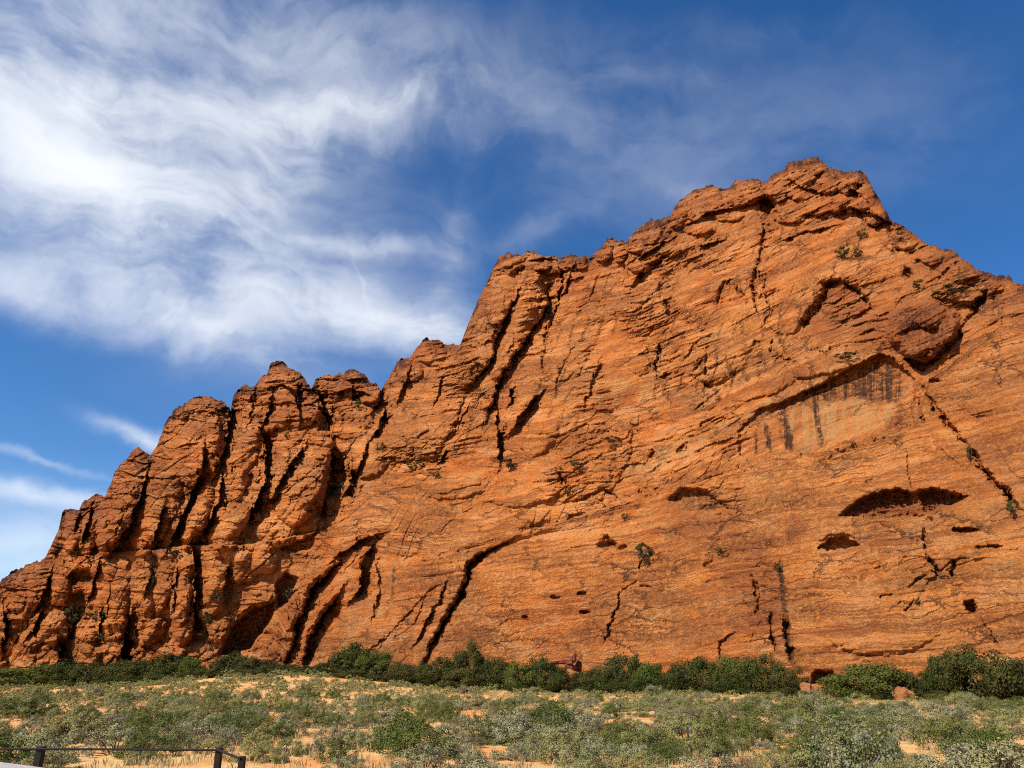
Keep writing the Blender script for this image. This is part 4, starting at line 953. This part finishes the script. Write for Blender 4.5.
for s_ in range(5):
    v, f, C = crown_geo(560 + s_, 16, 1500, .11)
    v = v * np.array([1.1, .8, .9]); C = C * np.array([1.1, .8, .9])
    crown = mesh_obj('crown', v, f, OAK); col.objects.unlink(crown)
    paths = [[(0, 0, -.3), (.03, .02, .12), tuple(C[0] * .2 + np.array([0, 0, .2]))]]
    for c_ in C: paths.append([(0.02, 0.01, -.1), tuple(c_ * .5), tuple(c_ * 1.08)])
    sv, sf = stems(paths, .045, .012, 5); trunk = mesh_obj('trunk', sv, sf, BARK); col.objects.unlink(trunk)
    CLB.append((crown, trunk))
def place_tree(name, kidx, loc, rz, sc, label, cat, group=None):
    e_ = bpy.data.objects.new(name, None); col.objects.link(e_)
    e_.location = loc; e_.rotation_euler = (0, 0, rz); e_.scale = sc; e_.empty_display_size = .5
    for p_ in (CLB[kidx % 5] if name == 'cliff_bush' else TREES[kidx]):
        c_ = p_.copy(); col.objects.link(c_); c_.parent = e_
    return tag(e_, label, cat, group)
# column, top row in the photo, width, metres in front of the cliff foot, bright?, label
BB = [(14, 671, 60, 9, 1, 'bright green shrub thicket at the left edge below the cliff'), (48, 668, 36, 10, 1, 'bright green bush second from the left edge of the thicket'),
 (70, 664, 30, 7, 0, 'dark bush below the leftmost round rock knob'), (92, 666, 34, 7, 0, 'dark low bush under the small twin rock pillars at the left'), (116, 664, 34, 8, 0, 'dark bush at the mouth of the narrow black cleft, left side'),
 (141, 662, 36, 8, 0, 'dark bush between the black cleft and the fluted column'), (168, 656, 40, 7, 0, 'tall dark oak under the fluted sandstone column'), (192, 661, 26, 9, 1, 'small light green oak left of the great arch'),
 (232, 654, 34, 5, 0, 'dark oak inside the left half of the great arch'), (254, 659, 34, 8, 0, 'dark oak below the right side of the great arch'), (284, 664, 26, 9, 0, 'low dark bush under the flutes right of the great arch'),
 (306, 666, 34, 10, 0, 'low dark bush where the second flute meets the ground'), (333, 660, 34, 9, 0, 'dark bush on the left shoulder of the tall round oak'), (353, 645, 44, 6, 0, 'tall rounded dark oak standing left of the diagonal cleft'),
 (374, 652, 32, 9, 1, 'lighter green oak leaning on the tall rounded oak'), (396, 663, 44, 10, 0, 'wide dark bush left of the foot of the diagonal cleft'), (428, 663, 26, 11, 0, 'small dark bush right at the foot of the diagonal cleft'),
 (446, 656, 34, 5, 0, 'dark bush just right of the diagonal cleft'), (468, 645, 32, 4, 0, 'taller dark oak against the wall right of the diagonal cleft'), (470, 668, 50, 12, 0, 'wide low dark bush in front of the pale rock ledge'),
 (496, 660, 36, 8, 0, 'dark oak right of the pale rock ledge'), (520, 664, 38, 9, 1, 'mid-green oak in the centre of the long thicket'), (543, 657, 30, 5, 0, 'dark oak directly left of the red rubble heap'),
 (556, 670, 34, 13, 0, 'low dark bush in front of the red rubble heap'), (590, 670, 30, 10, 0, 'dark bush on the right side of the red rubble heap'), (624, 655, 42, 7, 0, 'tall dark oak right of the red rubble heap'),
 (610, 672, 34, 13, 0, 'low bush at the left foot of the tall oak past the rubble'), (652, 665, 36, 9, 1, 'mid-green oak between the two darkest tall oaks'), (678, 668, 32, 10, 0, 'low dark oak left of the broad dark oak'),
 (702, 660, 46, 7, 0, 'broad dark oak beneath the stained hollow wall'), (738, 658, 36, 8, 1, 'olive oak left of the dark seep streak'), (765, 657, 38, 7, 0, 'dark oak at the foot of the dark seep streak'),
 (788, 668, 30, 8, 0, 'small dark oak right of the dark seep streak'), (868, 668, 62, 10, 1, 'wide bright green domed bush right of the low cave'), (905, 674, 34, 7, 0, 'dark bush behind the rounded orange boulder'),
 (936, 674, 30, 8, 0, 'small dark bush left of the tall tree at the right'), (952, 658, 34, 9, 0, 'left branch mass of dark juniper at the right'), (986, 656, 56, 12, 0, 'tall dark tree at the right, biggest in the thicket'),
 (1014, 668, 44, 10, 0, 'dark tree cut by the right edge of the picture'), (724, 674, 34, 13, 0, 'low dark bush in front of the broad dark oak'), (640, 678, 40, 15, 0, 'low dark bush in front of the tall oaks')]
for n_, (px, top_, wpx, off_, br, lb) in enumerate(BB):
    dist = float(foot(px)) - off_ * .9 - 1.0
    x, y, z = on_ground(px, dist)
    pb = proj(x, y, z)[1]; m_ = dist / F * (1.0 + .06)
    h_ = max((pb - top_) * m_, 1.3); wd_ = wpx * m_ * 1.15
    kidx = (5 + n_ % 2) if br else n_ % 5
    place_tree('juniper' if 950 < px < 1020 else 'scrub_oak', kidx, (x, y, z - .1), r.uniform(0, 6.28), (wd_ / 2.15, wd_ / 2.15, h_ / 1.36), lb, 'tree' if h_ > 3.4 else 'bush')
for n_ in range(42):
    px = -10 + 1045 * (n_ + r.uniform(.1, .9)) / 42
    if 800 < px < 845: continue
    dist = float(foot(px)) - r.uniform(9, 14) * (1 if px > 300 else 1.2); x, y, z = on_ground(px, dist)
    s_ = r.uniform(1.3, 2.1); k = dist / 110
    place_tree('scrub_oak', int(r.integers(0, 5)), (x, y, z - .1), r.uniform(0, 6.28), (s_ * 1.15 * k, s_ * 1.15 * k, s_ * .5 * k), 'low dark undergrowth bush along the front of the cliff-foot thicket', 'bush', 'low dark bushes fronting the thicket')

# ---- shrubs rooted on the cliff: column, row, width, height in photo units
CB = [(643, 549, 22, 17, 'round green bush growing alone on the middle of the lower slab'), (843, 249, 16, 14, 'dark bush in a pocket below the summit block'), (862, 232, 12, 8, 'small bush on the slope right below the summit block'),
 (858, 252, 14, 6, 'low bush right of the dark pocket bush'), (952, 288, 32, 6, 'long low green strip of bushes on the high right ledge'), (918, 283, 14, 7, 'bush in the mouth of the small upper right hollow'),
 (970, 452, 8, 14, 'narrow green bush in the diagonal gully at the right'), (508, 462, 26, 9, 'green bush on the ledge below the central black cleft'), (560, 470, 12, 9, 'dark bush at the top of the central gully'),
 (577, 461, 18, 8, 'olive bush left along the sloping ledge'), (568, 488, 9, 10, 'dark bush lower in the central gully'), (612, 438, 20, 6, 'low olive bush on the sloping ledge above the rubble'),
 (358, 402, 12, 10, 'bush beside the top of the second tower'), (381, 445, 9, 9, 'bush in the notch right of the second tower'), (410, 464, 12, 7, 'left bush of the pair on the saddle ledge'), (421, 463, 12, 6, 'right bush of the pair on the saddle ledge'),
 (436, 473, 11, 7, 'bush lower right of the saddle pair'), (208, 618, 12, 10, 'bush at the foot of the fluted column recess'), (194, 584, 12, 14, 'dark bush inside the cleft right of the fluted column'), (150, 582, 10, 14, 'bush in the groove above the small twin pillars'),
 (95, 615, 14, 10, 'bush in the hollow right of the big round buttress'), (72, 614, 20, 16, 'dark bush filling the hollow under the small arch'), (80, 594, 14, 10, 'bush right under the small arch'), (102, 634, 9, 10, 'small bush between the twin pillars'),
 (218, 595, 12, 12, 'bush in the recess left of the great arch'), (288, 592, 14, 10, 'bush in the dark hollow above the great arch'), (206, 634, 20, 6, 'low bush on the slanting ramp left of the great arch'), (720, 550, 12, 6, 'faint low bush on the stained wall below the cave'), (342, 485, 8, 7, 'small bush in the shade right of the second tower'),
 (286, 434, 8, 6, 'tiny bush on a shelf of the second tower'), (917, 600, 6, 7, 'tiny bush at the forked crack low on the right'), (778, 566, 11, 8, 'bush at the top of the dark seep streak'), (845, 355, 22, 5, 'thin olive bush on the shelf above the pale panel'),
 (624, 516, 9, 6, 'small bush above the small red hollow'), (125, 640, 8, 10, 'bush inside the black cleft at the left foot'), (785, 620, 7, 10, 'bush low in the dark seep streak'), (1012, 506, 14, 12, 'bush at the lower end of the right gully'), (900, 232, 8, 5, 'bush on the skyline slope right of the summit'), (172, 552, 20, 5, 'low bushes on the terrace below the leaning towers'), (78, 552, 18, 5, 'low bush on the left end of the terrace')]
for n_, (px, py, wpx, hpx, lb) in enumerate(CB):
    p_ = on_cliff(px, py + hpx * .5); dist = float(np.linalg.norm(p_)); m_ = dist / F * 1.05
    d_ = p_ - np.array([0, 0, EYE]); d_ /= np.linalg.norm(d_); p_ = p_ - d_ * wpx * m_ * .30
    place_tree('cliff_bush', n_ % 7, tuple(p_), r.uniform(0, 6.28), (wpx * m_ / 2.5, wpx * m_ / 2.5, hpx * m_ / 1.4), lb, 'bush')

# ------------------------------------------------------------------ boulders
def boulder(name, seed, loc, sc, label, cat='boulder', group=None, mat=BOULDER, n=64, blocky=.95):
    th, ph = np.meshgrid(np.linspace(0, 2 * math.pi, n, endpoint=False), np.linspace(.001, math.pi - .001, n // 2))
    p = np.stack([np.sin(ph) * np.cos(th), np.sin(ph) * np.sin(th), np.cos(ph)], -1)
    e_ = 1 - blocky * .55
    p = np.sign(p) * np.abs(p) ** e_
    rr_ = np.random.default_rng(seed)
    for _ in range(9):                                # cleaved faces
        nrm = rr_.normal(size=3); nrm /= np.linalg.norm(nrm); h_ = rr_.uniform(.62, .92)
        q = p @ nrm; p = p - np.maximum(q - h_, 0)[..., None] * nrm
    nn = fbm(p[..., 0] * 2.3 + p[..., 2] * 1.7 + seed, p[..., 1] * 2.3 - p[..., 2] * 1.3, 4, seed)
    p = p * (1 + .16 * nn[..., None])
    p[..., 2] += .035 * np.sign(np.sin(p[..., 2] * 13 + seed)) * 1.0 * 0
    p = p * np.array(sc)
    k, l = p.shape[:2]; idx = np.arange(k * l).reshape(k, l)
    f = np.stack([idx[:-1].ravel(), idx[1:].ravel(), np.roll(idx, -1, 1)[1:].ravel(), np.roll(idx, -1, 1)[:-1].ravel()], 1)
    o = mesh_obj(name, p.reshape(-1, 3), f, mat, smooth=False); o.location = loc; o.rotation_euler = (0, 0, rr_.uniform(0, 6))
    return tag(o, label, cat, group)
def gpt(px, off):
    return on_ground(px, float(foot(px)) - off)
x, y, z = gpt(823, 6); boulder('boulder', 1, (x, y, z + .3), (1.6, 1.3, .95), 'pale orange boulder in front of the low cave at the cliff foot')
x, y, z = gpt(900, 12); boulder('boulder', 2, (x, y, z + .4), (1.1, 1.0, 1.05), 'rounded orange boulder between the domed bush and the dark tree')
x, y, z = gpt(838, 5); boulder('boulder', 3, (x, y, z + .2), (.9, .8, .6), 'smaller slab lying right of the pale orange boulder')
x, y, z = gpt(577, 5); boulder('boulder', 4, (x, y, z + 1.4), (1.7, 1.4, 1.5), 'pale blocky boulder leaning at the base of the red rubble heap')
x, y, z = gpt(450, 6); boulder('boulder', 5, (x, y, z + 1.0), (4.2, 1.3, .8), 'long pale rock ledge among the oaks right of the diagonal cleft')
HP = [(568, 1.6, 1.3, 1.0, 'dark red block low in the middle of the rubble heap'), (559, 1.5, 1.3, .8, 'dark red block low on the left of the rubble heap'), (577, 1.5, 1.1, .9, 'dark red block low on the right of the rubble heap'),
      (571, 3.0, 1.1, .8, 'dark red block halfway up the rubble heap'), (561, 2.9, 1.2, .5, 'flat red slab jutting left halfway up the rubble heap'), (566, 3.9, 1.2, .45, 'flat red slab near the top of the rubble heap'),
      (572, 4.4, .8, .7, 'red block on the top of the rubble heap'), (556, 3.9, .9, .35, 'thin red slab on the upper left of the rubble heap'), (590, 1.8, 1.0, .5, 'red block just right of the rubble heap'), (603, 1.6, 1.0, .5, 'red block farthest right of the rubble heap'), (548, 1.4, .9, .5, 'red block farthest left of the rubble heap')]
for k, (px, dz_, s_, h_, lb) in enumerate(HP):
    x, y, z = gpt(px, 2.6 if dz_ < 2 else 1.6); boulder('rubble_block', 20 + k, (x, y, z + dz_), (s_, s_ * .8, h_), lb, 'rock', 'blocks of the red rubble heap', REDROCK, 40, 1.15)
for k, (px, off_, s_, lb) in enumerate([(120, 3, 1.4, 'orange block by the black cleft at the left foot'), (176, 2.5, 1.8, 'red block under the fluted column'), (186, 3.5, 1.3, 'low pink block beside the ramp of the great arch'), (250, 2, 2.2, 'triangular red rock in the right side of the great arch'), (312, 4, 1.0, 'small orange rock at the end of the second flute'),
      (40, 3, 1.5, 'orange rock at the far left foot of the cliff'), (660, 3, 1.0, 'small orange rock behind the mid-green oak'),
      (845, 9, .7, 'small orange rock left of the wide bright green domed bush'), (806, 10, .7, 'small rock left of the pale orange boulder by the low cave'), (72, 5, 1.6, 'pink orange block under the round buttress at the left foot'), (98, 4, 1.3, 'pink block between the bushes at the left foot'), (213, 3, 1.5, 'red block left beside the great arch')]):
    x, y, z = gpt(px, off_); boulder('fallen_rock', 40 + k, (x, y, z + s_ * .6 + (.9 if px == 250 else .5)), (s_, s_ * .8, s_ * .8), lb, 'rock')
rk = np.random.default_rng(5)
for k in range(44):
    px = rk.uniform(0, 1024); dist = rk.uniform(22, 60); x, y, z = on_ground(px, dist); s_ = rk.uniform(.08, .2)
    boulder('stone', 60 + k, (x, y, z + s_ * .3), (s_, s_ * .8, s_ * .6), 'small reddish stone lying on the sand between shrubs', 'stone', 'small stones on the flat', n=16)

# ------------------------------------------------------------------ fence and pavement at the lower left
def box(vs, fs, lo, hi):
    b_ = len(vs)
    for z_ in (lo[2], hi[2]):
        for (a_, c_) in ((lo[0], lo[1]), (hi[0], lo[1]), (hi[0], hi[1]), (lo[0], hi[1])): vs.append((a_, c_, z_))
    for q in ((0, 3, 2, 1), (4, 5, 6, 7), (0, 1, 5, 4), (1, 2, 6, 5), (2, 3, 7, 6), (3, 0, 4, 7)): fs.append(tuple(b_ + i for i in q))
def tube(p0, p1, rad, mat, name, parent, sides=10):
    sv, sf = stems([[p0, tuple((np.array(p0) + np.array(p1)) / 2), p1]], rad, rad, sides)
    return mesh_obj(name, sv, sf, mat, parent, smooth=True)
def at(px, py, dist):
    a_, b_, c_ = pix_dir(px, py); t_ = dist / b_; return a_ * t_, b_ * t_, c_ * t_ + EYE
fence = bpy.data.objects.new('rail_fence', None); col.objects.link(fence)
pa, pb_, pc, pz = at(39, 749, 21), at(218, 750, 21), at(241, 759, 19.6), at(-150, 750, 21)
fence.location = (pa[0], pa[1], 0)
def L(p): return (p[0] - fence.location.x, p[1] - fence.location.y, p[2])
tag(fence, 'low dark wooden rail fence at the lower left corner', 'fence')
for k, (p_, rad) in enumerate(((pz, .075), (pa, .085), (pb_, .075), (pc, .07))):
    gz_ = float(ground_z(np.array([p_[0]]), np.array([p_[1]]))[0])
    v_, f_ = [], []; box(v_, f_, (-rad, -rad, gz_ - .3), (rad, rad, p_[2] + .05)); q = L(p_)
    v_ = [(a_ + q[0], b_ + q[1] + .09, c_) for a_, b_, c_ in v_]
    o = mesh_obj('post', v_, f_, RAILM, fence)
    bv = o.modifiers.new('bevel', 'BEVEL'); bv.width = .015
for a_, b_ in ((pz, pa), (pa, pb_), (pb_, pc)):
    tube(L(a_), L(b_), .027, RAILM, 'rail', fence)
# pavement slab edge showing in the corner
p0 = at(-190, 762, 22.0); p1 = at(5, 762, 21.6); p2 = at(54, 768, 20.6)
zp = .02
pv = [(-60, 10, zp), (-8, 10, zp), (-8.6, 14, zp)]
gzp = max(p1[2], 0)
poly = [(-30, 8), (-6, 8), (-6.6, 16.5), (-10.46, 19.5), (-12.5, 20.93), (-30, 20.95)]
n_ = len(poly); top_z = .20
vv = [(a_, b_, top_z) for a_, b_ in poly] + [(a_, b_, top_z - .6) for a_, b_ in poly]
me = bpy.data.meshes.new('pavement'); me.from_pydata(vv, [], [tuple(range(n_))] + [(i, i + n_, (i + 1) % n_ + n_, (i + 1) % n_) for i in range(n_)])
me.materials.append(PAVE); po = bpy.data.objects.new('pavement', me); col.objects.link(po)
tag(po, 'pale concrete pavement edge in the bottom left corner', None, None, 'structure')
